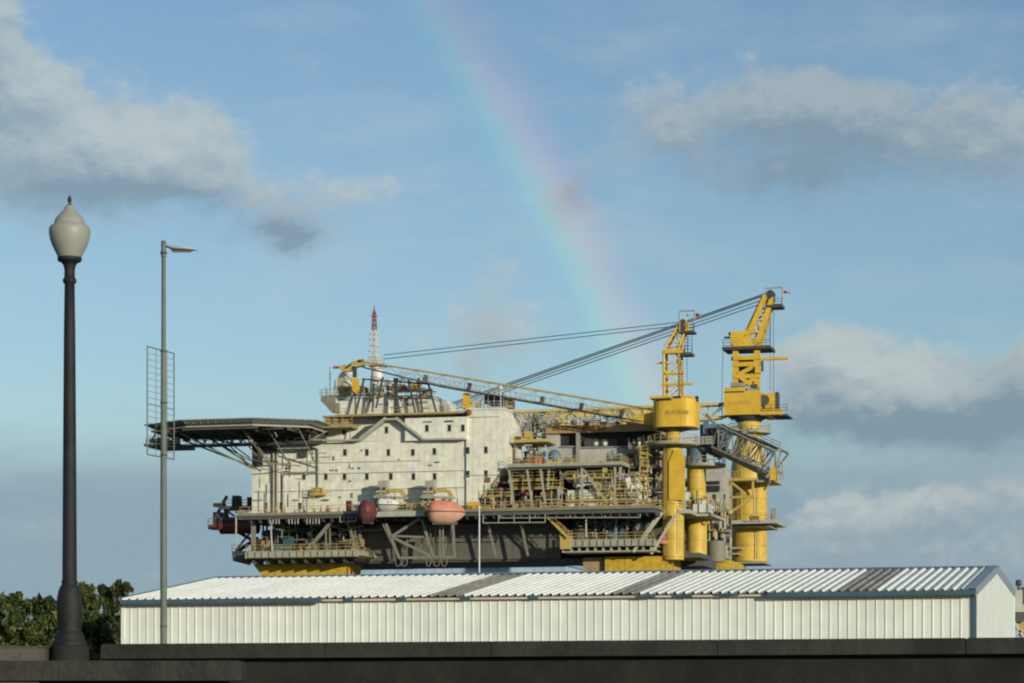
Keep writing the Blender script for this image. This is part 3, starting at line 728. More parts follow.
for a_, b_r, y_, v_r in ((566, 640, 500, -1.7), (566, 612, 478, -1.4), (483, 512, 496, -1.2), (590, 640, 489, -1.0)): part('railing', 'yrail', plat, lambda m: (m.prail(a_, b_r, y_, v_r), m.pb(a_, b_r, y_, y_ + .7, v_r, 1.4)))
for a_, b_r, y_ in ((540, 655, 509.3), (380, 424, 510.6)): part('railing', 'yrail', plat, lambda m: m.prail(a_, b_r, y_, -3.9))
part('deck_stair', 'yrail', plat, lambda m: m.stairs(P(598, 508, -1.2), P(612, 490, -1.2), 1.0))
def yfl(m):
    for y, a, b in ((480, 512, 554), (488.5, 513, 563)): m.pb(a, b, y - .5, y + .6, -.5, 4); m.prail(a, b, y - .9, -.45)
    m.prail(515, 562, 509.8, -1)
part('access_floor', 'yrail', plat, yfl)
def clutter(m, x0, x1, y0, y1, v0, v1, n, seed, nm, thin=.1, fat=.3):
    q = random.Random(seed)
    for k in range(n):
        m.m = q.randrange(nm); x = q.uniform(x0, x1); y = q.uniform(y0, y1); v = q.uniform(v0, v1); t = q.random()
        if t < .42: m.pp([(x, y, v), (x, min(y1, y + q.uniform(6, 22)), v)], q.uniform(thin, fat))
        elif t < .66: m.pp([(x, y, v), (min(x1, x + q.uniform(5, 22)), y - .2, v)], q.uniform(thin, fat * .8))
        elif t < .78: m.pp([(x, y, v), (x, y + 5, v), (min(x1, x + 6), y + 5, v)], q.uniform(thin, fat))
        elif t < .94: a, b = q.uniform(1.5, 5), q.uniform(1.5, 5); m.pb(x, min(x1, x + a), y, min(y1, y + b), v, q.uniform(.5, 1.5))
        else: m.ball(P(x, y, v), q.uniform(.4, .8))
part('process_pipework', ['grey', 'dark', 'palegrey', 'tanrust', 'rust'], plat, lambda m: (clutter(m, 509, 564, 471, 509, 4, 8, 110, 21, 5), clutter(m, 512, 562, 489, 509, -2, 2.5, 70, 24, 5, .07, .16), clutter(m, 510, 562, 469, 488, .5, 3, 60, 25, 5, .07, .18), clutter(m, 482, 512, 478, 508, -1, 5, 60, 26, 5, .07, .2)), kind='stuff')
part('process_pipework', ['white', 'dim', 'palegrey', 'beige', 'yrail'], plat, lambda m: (clutter(m, 598, 650, 468, 508, 1, 7, 120, 22, 5, .1, .3), clutter(m, 560, 652, 466, 508, -1.6, 1.2, 90, 27, 5, .06, .14)), kind='stuff')
part('process_pipework', ['grey', 'dark', 'beige', 'yrail', 'tanrust'], plat, lambda m: clutter(m, 640, 664, 440, 508, 5, 12, 90, 23, 5), kind='stuff')
def mods(m):
    m.pb(567.5, 598, 490, 508.5, -.6, 6); m.pb(600, 613, 484, 506, .4, 5); m.pb(573, 601, 472, 486.5, 1.4, 4)
part('white_module', 'corr', plat, mods)
def tanks(m):
    for x, y0, y1, v, r in ((628, 476, 507, 1.2, .55), (632.5, 484, 507, 1, .4), (637, 482, 507, 1.5, .9), (605, 480, 507, .8, .5), (611, 475, 500, .6, .3)):
        c = P(x, y1, v); h = FP.z(y0, x, v) - c.z; m.lathe(c, [(r, 0), (r, h * .9), (r * .5, h), (.05, h + .05)], 12)
    m.pp([(622, 474, 1), (626, 484, .5), (632, 500, .2), (634, 503, .2)], .28); m.pp([(603, 474, 0), (609, 490, 0), (611, 506, 0)], .2)
part('white_vessel', 'white', plat, tanks)
def ytower(m):
    for x in (640, 647.5): m.pbeam((x, 444, 1), (x, 508, 1), .1); m.pbeam((x + 2.5, 446, 5), (x + 2.5, 507, 5), .1)
    for y in (454, 466, 480, 492): m.pb(629 if y == 480 else 640, 648, y - .5, y + .5, .8, 4); m.prail(629 if y == 480 else 640, 648, y - 1, .8)
    m.stairs(P(640, 480, 1.5), P(648, 466, 1.5)); m.stairs(P(640, 454, 1.5), P(648, 466, 1.5))
part('stair_tower', 'yrail', plat, ytower)
def lowfurn(m):
    q = random.Random(31)
    for k in range(34):
        x = q.uniform(468, 652); c_ = q.choice(('tanrust', 'rust', 'yrail', 'yrail', 'beige')); h = q.uniform(1.5, 5.5); wd = q.uniform(1.5, 4.5)
        v = q.uniform(-3.4, -1.5); y = 511 + (480 - x) * .012
        def one(m):
            m.pb(x, x + wd, y - h * .7, y, v, 1.2); m.pb(x + wd * .2, x + wd * .6, y - h, y - h * .7, v + .2, .7); m.pp([(x + wd * .8, y - h * .5, v - .1), (x + wd * .8, y - h * 1.2, v - .1)], .1)
        part('deck_fitting', c_, plat, one)
lowfurn(None)
def quarterfurn():
    q = random.Random(77)
    for k in range(40):
        x = q.uniform(254, 460); c_ = q.choice(('palegrey', 'grey', 'yrail', 'tanrust', 'dark', 'white', 'rust')); h = q.uniform(1.5, 6.5); wd = q.uniform(1.0, 3.6); v = q.uniform(-3.2, -1.0)
        if 360 < x < 378 or 424 < x < 464: v = -1.0
        y = 514.6 - (x - 300) * .0135
        def one(m):
            m.pb(x, x + wd, y - h * .6, y, v, .9)
            if q.random() < .5: m.pb(x + wd * .3, x + wd * .8, y - h, y - h * .6, v + .1, .5)
            m.pp([(x + wd * .5, y - h * .6, v + .2), (x + wd * .5, y - h * q.uniform(1.0, 2.0), v + .2)], q.uniform(.06, .12))
        part('deck_fitting', c_, plat, one)
quarterfurn()
def wallpipes(m):
    q = random.Random(78)
    for k in range(34):
        x = q.uniform(254, 322); y = q.uniform(448, 500); v = -.18
        if q.random() < .55: m.pp([(x, y, v), (x, min(512, y + q.uniform(5, 26)), v)], q.uniform(.035, .06))
        else: m.pp([(x, y, v), (min(330, x + q.uniform(5, 22)), y - .2, v)], q.uniform(.035, .06))
part('wall_pipework', 'grey', q_, wallpipes, kind='stuff')
part('bay_pipework', ['dim', 'dark', 'grey', 'tanrust'], plat, lambda m: clutter(m, 256, 356, 520, 549, 0, 4, 60, 91, 4, .06, .18), kind='stuff')
part('bay_pipework', ['dim', 'dark', 'grey', 'beige', 'teal'], plat, lambda m: clutter(m, 566, 654, 517, 541, 0, 6, 70, 92, 5, .06, .2), kind='stuff')
part('roof_clutter', ['dim', 'dark', 'grey', 'white', 'yrail'], plat, lambda m: clutter(m, 336, 436, 386, 397, 1.5, 8, 60, 93, 5, .05, .12), kind='stuff')
part('roof_clutter', ['dim', 'dark', 'grey', 'rust', 'yrail'], plat, lambda m: clutter(m, 546, 654, 417, 426, 8, 18, 60, 94, 5, .05, .14), kind='stuff')
part('gallery_clutter', ['dim', 'dark', 'grey', 'white', 'yrail'], plat, lambda m: clutter(m, 655, 730, 490, 512, 6, 20, 60, 95, 5, .06, .2), kind='stuff')
part('gallery_clutter', ['dim', 'dark', 'grey', 'beige', 'yrail'], plat, lambda m: clutter(m, 652, 705, 515, 556, 14, 24, 60, 96, 5, .08, .25), kind='stuff')
part('helideck_clutter', ['dim', 'dark', 'grey', 'yrail'], h_, lambda m: clutter(m, 252, 322, 428, 444, -1.5, 1.2, 40, 97, 4, .05, .14), kind='stuff')
# grey module above the upper deck
def gmod(m):
    m.pb(559, 655, 446.5, 466, 8, 20)
    m.pb(546.5, 559.5, 431, 464, 7.9, 20)
gm = part('grey_module', 'greycorr', plat, gmod)
def gtop(m): m.pb(546, 655, 425.5, 432, 7.2, 22)
part('module_roof', 'tanrust', gm, gtop)
part('louvre_band', 'black', gm, lambda m: m.pb(560, 655, 431.8, 446.6, 8.6, 19))
part('frame_post', 'grey', gm, lambda m: (m.pb(576, 579.5, 430, 466, 7.3, .8), m.pb(560, 576, 446, 447.2, 7.6, .5), m.pb(580, 655, 446, 447.2, 7.6, .5), m.pb(552, 560, 431, 433, 7.3, .8)))
part('railing', 'rust', gm, lambda m: (m.prail(552, 655, 425.6, 7.3), [m.pb(x, x + 7, 426, 430.5, 7.1, .1) for x in range(553, 600, 9)]))
def fans(m):
    for x in (588, 595.5, 604.5, 613):
        c = P(x, 443, 8.2); m.m = 0; m.tube(c, c + Vector((0, .7, 0)), .75, n=14); m.m = 1
        if x in (595.5, 604.5): m.tube(c + Vector((.15, -.06, -.1)), c + Vector((.15, 0, -.1)), .36, n=10)
part('louvre_fan', ['dark', 'white'], gm, fans)
part('side_clutter', ['dark', 'grey', 'white', 'tanrust'], gm, lambda m: clutter(m, 628, 656, 434, 466, 5.5, 7.6, 46, 41, 4), kind='stuff')
# walkway and duct between tower and grey module
part('yellow_gantry', 'yrail', plat, lambda m: (m.pb(513, 548, 440, 442, 2, 6), m.prail(513, 548, 440, 2.1), m.pb(524, 530, 431, 440, 4, 2)))
part('gantry_duct', ['palegrey', 'grey', 'beige', 'dim'], plat, lambda m: (m.tube(P(519, 464, 5), P(517, 443, 5), .75, n=14), m.tube(P(517, 440, 8), P(515, 421, 8), .8, n=12), clutter(m, 512, 548, 415, 438, 10, 16, 60, 51, 4), clutter(m, 512, 545, 444, 464, 3, 9, 50, 52, 4)), kind='stuff')
def tipframe(m):
    for x in (522, 530, 540, 548, 556): m.pbeam((x, 418, 20), (x - 5, 440, 20), .15)
    m.pbeam((517, 419, 20), (560, 416, 20), .15)
part('pipe_bridge', 'grey', plat, tipframe)

# --- right end: galleries, pipes, pedestals' surroundings
def gal(m):
    m.pb(655, 690, 509.5, 513.5, 1.5, 16)
    m.pb(690, 712, 513.5, 516, 8, 12)
rg = part('corner_gallery', 'palegrey', plat, gal)
part('railing', 'yrail', rg, lambda m: (m.prail(655, 690, 507, 1.6), m.prail(640, 655, 507.5, 1.6)))
part('diagonal_brace', 'beige', plat, lambda m: (m.pbeam((662, 513, 0), (633, 552, -1.6), .24), m.pbeam((676, 514, .2), (651, 554, -1), .24), m.pbeam((659, 513, 2), (631, 549, 0), .16)))
part('white_skip', 'white', plat, lambda m: (m.pb(693, 709, 504, 512.5, 8, 4), m.pb(684.5, 688.5, 492, 501, 9, 2), m.pb(695, 697, 500, 504, 9, 1), m.pb(702, 705, 501, 504, 9, 1)))
def wwall(m):
    m.pb(706.5, 725, 466, 516, 42, 4)
ww = part('end_module', 'palegrey', plat, wwall)
part('louvre', 'black', ww, lambda m: (m.pb(705, 719.5, 481, 484, 41.6, .3), m.pb(705, 719.5, 485.5, 491.5, 41.6, .3)))
part('end_pipework', ['palegrey', 'dark', 'beige', 'yrail', 'tanrust'], plat, lambda m: clutter(m, 707, 731, 500, 558, 36, 41, 110, 61, 5, .12, .4), kind='stuff')
def lowtank(m):
    c = P(716, 562, 34); m.lathe(c, [(1.7, 0), (1.7, 3.4), (1.4, 3.7)], 20)
part('end_bulkhead', 'grey', plat, lambda m: m.pb(706.5, 728, 514, 559, 42.5, 4))
part('end_vessel', 'dim', plat, lowtank)
def grl(m):
    m.pb(656, 700, 553, 557.5, 4, 10); m.pb(668, 704, 557.5, 566, 18, 12); m.pb(655, 668, 549, 553, 3, 8)
part('end_underdeck', 'under', plat, grl)
def cladder(m):
    m.pb(730, 741, 547, 549, 54, 6); m.pb(729, 764, 561.6, 563.2, 54.5, 10); m.pb(730, 738, 553, 554.4, 53, 6)
part('column_landing', 'beige', plat, cladder)
# lifeboat station
def cradle(m):
    B = lambda a, b, r=.27, v=-3.5: m.pbeam((*a, v), (*b, v), r * .78)
    B((386, 524), (399, 558)); B((383, 524), (393, 546), .14); B((421, 518), (391, 537)); B((392, 537), (431, 556)); B((391, 536), (424, 537), .2); B((421, 517), (434, 558))
    B((399, 558), (456, 557), .24); B((440, 526), (440, 558), .16); B((443, 526), (443, 558), .16); B((453, 524), (454.5, 557), .24); B((452, 526), (443, 557), .2, -2.5)
    B((430, 528), (433, 556), .1, -2); B((426, 527), (427, 545), .1, -2); B((435, 527), (437, 556), .1, -2); B((397, 537), (401, 545), .12, -2.5); B((408, 537), (404, 551), .12, -2.5); B((423, 537), (420, 551), .12, -2.5)
    B((353, 524), (360, 552), .12, 1); B((488, 524), (496, 557), .22, 1); B((521, 523), (528, 556), .22, 1)
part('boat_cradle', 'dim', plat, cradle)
def loops(m):
    for x, w_ in ((395, 4.6), (401, 4.6), (426, 3.5), (433, 5), (441, 4.5)):
        m.pp([(x, 558, -3.4), (x + .6, 563, -3.4), (x + w_ * .35, 566, -3.4), (x + w_, 566, -3.4), (x + w_ * 1.35, 563, -3.4), (x + w_ * 1.4, 557.5, -3.4)], .075)
part('rope_loop', 'dim', plat, loops)
def boatdeck(m): m.pb(376, 424, 511.2, 516.4, -5.5, 1.4)
part('boat_deck', 'palegrey', plat, boatdeck)
def davit(m, x):
    m.m = 0; m.pb(x, x + 11, 488.5, 492, -3.5, .8); m.pprism([(x + 11, 489), (x + 15, 490), (x + 18, 496), (x + 13, 495.5)], -3.4, .6)
    m.m = 1; m.pb(x - 12, x - 2, 486.5, 493, -3.8, 1.8); m.pbeam((x - 14, 497, -4), (x + 20, 498, -4), .2); m.pb(x - 10, x - 1, 480.5, 486.5, -3.4, 1.4)
    m.m = 2; m.pb(x - 11, x - 8, 487, 490, -4, .5); m.pb(x - 5, x - 2.5, 487, 490, -4, .5)
    m.m = 1; m.pbeam((x - 10, 493, -3), (x - 14, 512, -3), .25); m.pbeam((x - 4, 493, -3), (x - 2, 512, -3), .25); m.pb(x - 16, x - 8, 498, 503, -3, 1.3)
part('boat_davit', ['yrail', 'beige', 'dark'], plat, lambda m: davit(m, 388))
part('boat_davit', ['yrail', 'beige', 'dark'], plat, lambda m: davit(m, 435))
part('yellow_fitting', ['yellow', 'tanrust'], plat, lambda m: (m.pb(418, 424, 500, 511, -2.6, 1), m.pb(467, 478, 502, 509, -2.6, 1.2), setattr(m, 'm', 1), m.pb(480, 490, 505, 510, -2.4, 1.2), m.pb(406, 412, 503, 511, -2.5, 1.2)))
# stairs from the main deck
part('deck_stair', 'yrail', plat, lambda m: (m.stairs(P(547, 517, -2.6), P(568, 538, -2.6), 1.6), m.pb(560, 571, 536, 549, -2.2, 1.6), m.prail(560, 572, 538, -2.3)))

# ------------------------------------------------------------------ lifeboats, containers and other loose gear on the platform
def lifeboat(name, label, c, L, Wd, H, mats, rz=0.0, group='lifeboats on the platform'):
    t = thing(name, label, 'lifeboat', FP, (c.x, c.y, c.z - H * .55), group); t.rotation_euler.z += rz
    def hullf(m, z0, z1, f):
        n, k = 14, 12; vs = []
        for i in range(n + 1):
            x = -1 + 2 * i / n; w_ = (max(0, 1 - abs(x) ** (1.9 if x > 0 else 5))) ** (.85 if x > 0 else .5)
            for j in range(k + 1):
                a = pi * j / k; yy, zz = f(a); fl_ = .35 * abs(x) ** 3
                vs.append(c + Vector((x * L / 2, yy * w_ * Wd / 2 + 0, zz * H / 2 * (w_ * .82 + .18 if zz > 0 else w_ * .72 + .28) + (fl_ * .5 if zz <= 0 else 0))))
        fs = [(i * (k + 1) + j, i * (k + 1) + j + 1, (i + 1) * (k + 1) + j + 1, (i + 1) * (k + 1) + j) for i in range(n) for j in range(k)]
        m.add(vs, fs, True)
    part('hull', mats[1], t, lambda m: hullf(m, 0, 1, lambda a: (-cos(a) * (1 - .38 * max(0, sin(a)) ** 1.5), -max(0, sin(a)) ** .8)))
    part('canopy', mats[0], t, lambda m: hullf(m, 0, 1, lambda a: (cos(a), max(0, sin(a)) ** .6)))
    part('fender_rail', 'dark', t, lambda m: m.path([c + Vector((x / 10 * L / 2, -(max(0, 1 - abs(x / 10) ** (1.9 if x > 0 else 5))) ** (.85 if x > 0 else .5) * Wd / 2 - .03, 0)) for x in range(-10, 11)], .09))
    part('hatch', 'dark', t, lambda m: (m.box(c.x - .9, c.x - .1, c.y - .5, c.y + .5, c.z + H * .46, c.z + H * .56), m.box(c.x + .3, c.x + .9, c.y - .4, c.y + .4, c.z + H * .46, c.z + H * .53)))
    part('wheelhouse', mats[1], t, lambda m: (m.box(c.x - L * .30, c.x - L * .12, c.y - Wd * .16, c.y + Wd * .16, c.z + H * .36, c.z + H * .53), m.box(c.x - L * .31, c.x - L * .11, c.y - Wd * .18, c.y + Wd * .18, c.z + H * .53, c.z + H * .55)))
    for k in range(4):
        x = -.55 + k * .27; yy = -(1 - abs(x) ** 1.9) ** .8 * Wd / 2 * .93
        part('porthole', 'glass', t, lambda m: m.tube(c + Vector((x * L / 2, yy - .05, H * .17)), c + Vector((x * L / 2, yy + .4, H * .17)), .15, n=10))
    for sx_ in (-.33, .30): part('lifting_hook', 'dark', t, lambda m: (m.tube(c + Vector((sx_ * L, 0, H * .3)), c + Vector((sx_ * L, 0, H * .62)), .09), m.tube(c + Vector((sx_ * L, 0, H * .62)), c + Vector((sx_ * L * .92, .5, H * 1.05)), .035)))
    part('keel', 'dark', t, lambda m: m.box(c.x - L * .36, c.x + L * .30, c.y - .06, c.y + .06, c.z - H * .53, c.z - H * .42))
    return t
lifeboat('lifeboat', 'faded orange enclosed lifeboat hanging at the deck edge, the larger one', P(446, 512, -6.4), 6.3, 3.0, 3.9, ('orange', 'orangepale'), rz=.42)
lifeboat('lifeboat', 'dark red lifeboat in shade hanging left of the small white boat', P(368.5, 512.5, -6.2), 3.9, 2.6, 3.5, ('maroon', 'boatdark'), rz=1.15)  # canopy and hull colours both set dark to carry the shade
lifeboat('rescue_boat', 'small white rescue boat on the deck beside the dark red lifeboat', P(388, 505, -4.6), 3.9, 1.9, 2.3, ('white', 'palegrey'), rz=.3, group='rescue boats on the platform')
t = thing('survival_capsule', 'round bright orange capsule in shade behind the diagonal braces', 'escape capsule', FP, P(662.3, 544, 1))
part('hull', 'red', t, lambda m: m.ball(P(662.3, 538.5, 1), 1.0, sz=.95))
part('skirt', 'orange', t, lambda m: m.lathe(P(662.3, 544, 1), [(.7, 0), (.95, .35), (.9, .5)], 18))
t = thing('storage_tank', 'round dark blue tank on a yellow skid on the upper deck', 'tank', FP, P(554, 464.5, 1))
part('shell', 'bluegrey', t, lambda m: m.ball(P(554.5, 456.5, 2), 1.12))
part('skid', 'yellow', t, lambda m: (m.pb(548, 562, 461.5, 464.4, 1, 2), m.pb(550, 552, 457, 462, 1.2, .4), m.pb(557.5, 559, 457, 462, 1.2, .4)))
for k, (x0, x1, y0, c_, lb) in enumerate(((527, 534, 454, 'red', 'red cargo basket on the upper deck left of its orange twin'), (534.5, 543, 455, 'orange', 'orange and red cargo basket on the upper deck beside the blue tank'))):
    t = thing('cargo_basket', lb, 'cargo basket', FP, P(x0, 464.5, 2), 'cargo baskets on the upper deck')
    part('body', c_, t, lambda m: m.pb(x0, x1, y0 + 3, 464.4, 2, 2.4))
    part('frame', 'rust', t, lambda m: ([m.pbeam((x, y0, 2), (x, 464.4, 2), .09) for x in (x0, (x0 + x1) / 2, x1)], m.pbeam((x0, y0, 2), (x1, y0, 2), .1), m.pbeam((x0, y0, 4.4), (x1, y0, 4.4), .1)))
t = thing('storage_crate', 'brown slatted crate on the upper deck right of the blue tank', 'crate', FP, P(563, 464.5, 1))
part('body', 'tanrust', t, lambda m: m.pb(563, 571, 457.5, 464.4, 1, 2))
part('slat', 'dark', t, lambda m: [m.pb(563, 571, y, y + .7, .9, .08) for y in (458.5, 460.5, 462.5)])

# ------------------------------------------------------------------ cranes
def crane_core(t, px, v, prof, ring, neck, drum):
    ax = lambda y: Vector((FP.u(px, v), v, FP.z(y, px, v)))
    s_ = 1.0 / (FPX / FP.t(px, v)); base = ax(prof[0][1]); base.z = prof_base
    return ax, s_
# crane one: front, yellow
px, v = 673, 3.0; sc = FP.t(px, v) / FPX
ax = lambda y, px=px, v=v: Vector((FP.u(px, v), v, FP.z(y, px, v)))
k1 = thing('pedestal_crane', 'yellow pedestal crane with the shorter mast, its boom lying across the quarters roof', 'crane', FP, ax(558), 'yellow pedestal cranes')
zr = lambda y: FP.z(y, px, v)
part('pedestal', 'yellowped', k1, lambda m: m.lathe(ax(560), [(11 * sc, 0), (11 * sc, zr(456) - zr(560)), (8 * sc, zr(445) - zr(560)), (7.2 * sc, zr(444.5) - zr(560)), (7.2 * sc, zr(428) - zr(560))], 32))
part('pedestal_cladding', 'yellow', k1, lambda m: m.pprism([(669, 500), (669, 462), (674, 450), (679, 450), (684.5, 458), (684.5, 500)], v - 2.0, .5))
part('pedestal_ladder', 'yrail', k1, lambda m: (m.ladder(P(666, 556, v - 1.6), P(666, 446, v - 1.6), .6, .05), m.pp([(679.5, 553, v - 1.95), (679.5, 505, v - 1.95)], .06)))
rp = part('ring_platform', 'beige', k1, lambda m: m.lathe(ax(446), [(25 * sc, 0), (26 * sc, .25), (26 * sc, .5), (7 * sc, .5)], 28))
part('railing', 'rustyrail', rp, lambda m: m.ring_rail(ax(443), 25 * sc))
part('slew_ring', 'dark', k1, lambda m: m.lathe(ax(432), [(9 * sc, 0), (16 * sc, .3), (17 * sc, .75)], 28))
def house(m):
    r = 21.6 * sc; n = 5; pts = []
    for cx_, cy_, a0 in ((1, 1, 0), (-1, 1, 90), (-1, -1, 180), (1, -1, 270)):
        rc = r * .55
        for i in range(n + 1):
            a = radians(a0 + 90 * i / n); pts.append((FP.u(676.7, v) + cx_ * (r - rc) + rc * cos(a), v + cy_ * (r - rc) + rc * sin(a)))
    zq = lambda y: FP.z(y - 1.8, 677, v - 22 * sc); z0, z1 = zq(428), zq(396.5)
    m.slab(pts, z0, z1 - .6); m.box(ax(0).x - r * .05, ax(0).x + r * .95, v - r * .5, v + r * .8, z1 - .598, z1); m.box(ax(0).x - r, ax(0).x - r * .2, v - r * .6, v + r * .6, z1 - .3, z1 + .1)
hs = part('crane_house', 'yellow', k1, house)
def textpart(txt, parent, c, size, root):
    cu_ = bpy.data.curves.new('lettering', 'FONT'); cu_.body = txt; cu_.size = size; cu_.extrude = .015; cu_.align_x = 'CENTER'; cu_.align_y = 'CENTER'
    o = bpy.data.objects.new('lettering', cu_); C.objects.link(o); o.parent = parent; o.location = c - ORG[root]; o.rotation_euler = (radians(90), 0, 0); me = bpy.data.meshes.new_from_object(o); bpy.data.objects.remove(o); bpy.data.curves.remove(cu_)
    me.materials.clear(); me.materials.append(M['letter'])
    o = bpy.data.objects.new('lettering', me); C.objects.link(o); o.parent = parent; o.location = c - ORG[root]; o.rotation_euler = (radians(90), 0, 0)
textpart('SEATRAX', hs, Vector((FP.u(678, v - 22 * sc), v - 22 * sc - .02, FP.z(412.3, 678, v - 22 * sc))), 1.0, k1)
part('vent_slot', 'black', hs, lambda m: (m.pb(655.6, 671, 398, 400.4, v - 22 * sc - .05, .8), m.pb(673, 680, 396, 400, v - 18 * sc, 1), m.pb(695, 697.5, 396, 401, v - 10 * sc, 1)))
def gantry(m):
    a, b = P(673.5, 397, v), P(672.5, 351, v); m.lattice(a, b, 2.6, 2.9, 2.5, 2.6, 4, .22, .10)
    for y, x0, x1 in ((384, 661, 692), (373, 665, 683), (352, 663, 682)): m.pb(x0, x1, y - 1.1, y + 1.1, v - 1.75, .6)
    m.pb(656, 666, 362, 363.4, v - 1, .6)
    m.lattice(P(672.5, 350, v), P(685.5, 322, v), 2.2, 2.3, 1.2, 1.1, 4, .2, .09); m.pb(664, 682, 349, 352, v - 1.6, 3)
    m.pb(679, 686, 320, 330, v - .6, 1.2)
ga = part('gantry_mast', 'yellow', k1, gantry)
def gplat(m):
    m.pb(679, 694, 331, 333, v - 1.2, 2.4); m.pb(676, 692, 353, 355.4, v - 1.2, 2.4); m.prail(677, 692, 353, v - 1.2); m.prail(687, 694, 331, v - 1.2)
    m.ladder(P(690, 352, v - 1), P(689.5, 334, v - 1), .8); m.ladder(P(681.5, 396, v - 1.8), P(681, 354, v - 1.8), .6); m.pp([(687, 384, v), (687, 354, v)], .05)
    m.ladder(P(686.5, 352, v - 1), P(686.5, 336, v - 1), .5)
part('access_platform', 'dark', ga, gplat)
part('top_frame', 'beige', ga, lambda m: (m.pp([(679.5, 332, v - 1), (679.5, 311, v - 1), (694.5, 310.6, v - 1), (693.5, 331, v - 1)], .12), m.ball(P(688, 315, v - 1), .25)))
part('sheave', 'dark', ga, lambda m: [m.tube(P(682.5, y, v - .9), P(682.5, y, v - .9) + Vector((0, 1.8, 0)), .5, n=12) for y in (322, 328)])
def boom(m):
    # deep lattice with its lower chord coloured dark as walkway shade: foot, middle and tip sections
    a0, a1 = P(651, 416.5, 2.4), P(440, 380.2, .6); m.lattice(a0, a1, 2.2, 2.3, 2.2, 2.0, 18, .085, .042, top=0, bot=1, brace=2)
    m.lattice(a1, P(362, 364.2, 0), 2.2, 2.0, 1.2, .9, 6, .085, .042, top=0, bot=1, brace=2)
    for x, y in ((543, 400.5), (582, 407), (622, 414), (470, 387), (426, 379)): m.m = 1; m.pbeam((x, y - 4, .8), (x - 1.5, y + 3, .8), .3)
    m.m = 3; m.pprism([(651, 425), (620, 421), (624, 417), (655, 412), (655, 424)], 2.0, 1.4)
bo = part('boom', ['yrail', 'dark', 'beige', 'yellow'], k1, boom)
def bw(m):
    a, b = P(648, 422.5, 2.2), P(400, 377.5, .2); m.tube(a, b, .2, n=4)
    for i in range(50): c = a.lerp(b, i / 49); m.tube(c, c + Vector((0, 0, 1.0)), .045, n=4)
    m.tube(a + Vector((0, 0, 1)), b + Vector((0, 0, 1)), .05, n=4)
part('boom_walkway', 'grey', bo, bw)
def tip(m):
    m.m = 0; m.pprism([(350.5, 364), (354, 361), (362, 358.5), (363.5, 360), (363.5, 365), (355, 367)], -.6, 1.3); m.pprism([(338, 366.5), (345, 364.5), (352, 366), (350, 371), (342, 372)], -.4, 1.0); m.m = 1; m.pb(333, 340, 366, 368.2, -.3, .6); m.m = 2
    m.pp([(361, 360, -.5), (361, 362, -.5)], .5); m.pp([(346, 368, -.4), (354, 362, -.4)], .2); m.m = 0; m.pb(337, 341, 378, 386, 1.5, .7)
part('boom_head', ['yrail', 'red', 'dark'], bo, tip)
part('hook_block', ['dark', 'yellow'], k1, lambda m: (m.pb(352.5, 356, 366, 377, -.2, .5), setattr(m, 'm', 1), m.pprism([(351.5, 378), (357.5, 378), (357.8, 389), (355, 393), (352.4, 390)], -.4, 1.0)))
part('pendant_rope', 'cable', k1, lambda m: (m.pp([(681, 322, 2.2), (384, 355, 0)], .062), m.pp([(682, 325.5, 3.6), (384, 359, .8)], .062)))

# crane two: back right corner, larger
px2, v2 = 749, 60.0; sc2 = FP.t(px2, v2) / FPX
ax2 = lambda y: Vector((FP.u(px2, v2), v2, FP.z(y, px2, v2)))
z2 = lambda y: FP.z(y, px2, v2)
k2 = thing('pedestal_crane', 'tallest yellow crane, on the thick column at the right end of the platform', 'crane', FP, ax2(563), 'yellow pedestal cranes')
part('pedestal', 'yellowped', k2, lambda m: m.lathe(ax2(562), [(18 * sc2, 0), (18 * sc2, z2(470) - z2(562)), (17 * sc2, z2(462) - z2(562)), (11.5 * sc2, z2(434) - z2(562)), (11.5 * sc2, z2(414) - z2(562))], 36))
part('pedestal_ladder', 'yrail', k2, lambda m: (m.ladder(P(757, 560, v2 - 3.1), P(757, 528, v2 - 3.1), .8, .07), m.ladder(P(756, 518, v2 - 3.1), P(756, 482, v2 - 3.1), .8, .07), m.pp([(741, 518, v2 - 3.2), (741, 470, v2 - 3.2)], .1)))
def ringat(m, y, r, h): m.lathe(ax2(y), [(r * sc2 * .98, 0), (r * sc2, .3), (r * sc2, h), (10 * sc2, h)], 30)
rp = part('ring_platform', 'beige', k2, lambda m: ringat(m, 434, 22, .5)); part('railing', 'rustyrail', rp, lambda m: m.ring_rail(ax2(431), 21.5 * sc2))
rp = part('ring_platform', 'palegrey', k2, lambda m: (m.pb(728, 776, 520, 523.5, 58 - 6, 12), m.pb(731, 770, 525.5, 527, 58 - 4, 10)))
part('railing', 'grey', rp, lambda m: (m.prail(766, 776, 520, 52.2), m.pb(770.5, 775, 510, 519.8, 53, 1.5), m.pp([(770, 511, 53), (772, 508, 53), (776, 509.5, 53)], .12)))
rp = part('ring_platform', 'yrail', k2, lambda m: (m.pb(720, 772, 478, 480.5, 51, 12), m.pbeam((771, 480, 52), (764, 490, 54), .15)))
part('railing', 'yrail', rp, lambda m: (m.prail(720, 742, 478, 51.2), m.prail(764, 772, 478, 51.2)))
def ybr(m):
    for a, b in (((727, 482), (727, 518)), ((731, 480), (731, 521)), ((753, 480), (753, 497)), ((731, 482), (746, 494)), ((728, 497.5), (753, 496.5)), ((754, 497), (731, 512)), ((731, 512), (731, 522))):
        m.pbeam((*a, 51.5), (*b, 51.5), .2)
    m.prail(722, 734, 519, 50.5); m.prail(752, 768, 519, 50.5)
part('access_frame', 'yrail', k2, ybr)
part('slew_ring', 'dark', k2, lambda m: m.lathe(ax2(423), [(11 * sc2, 0), (14 * sc2, .5), (19 * sc2, .9), (19 * sc2, 1.7)], 30))
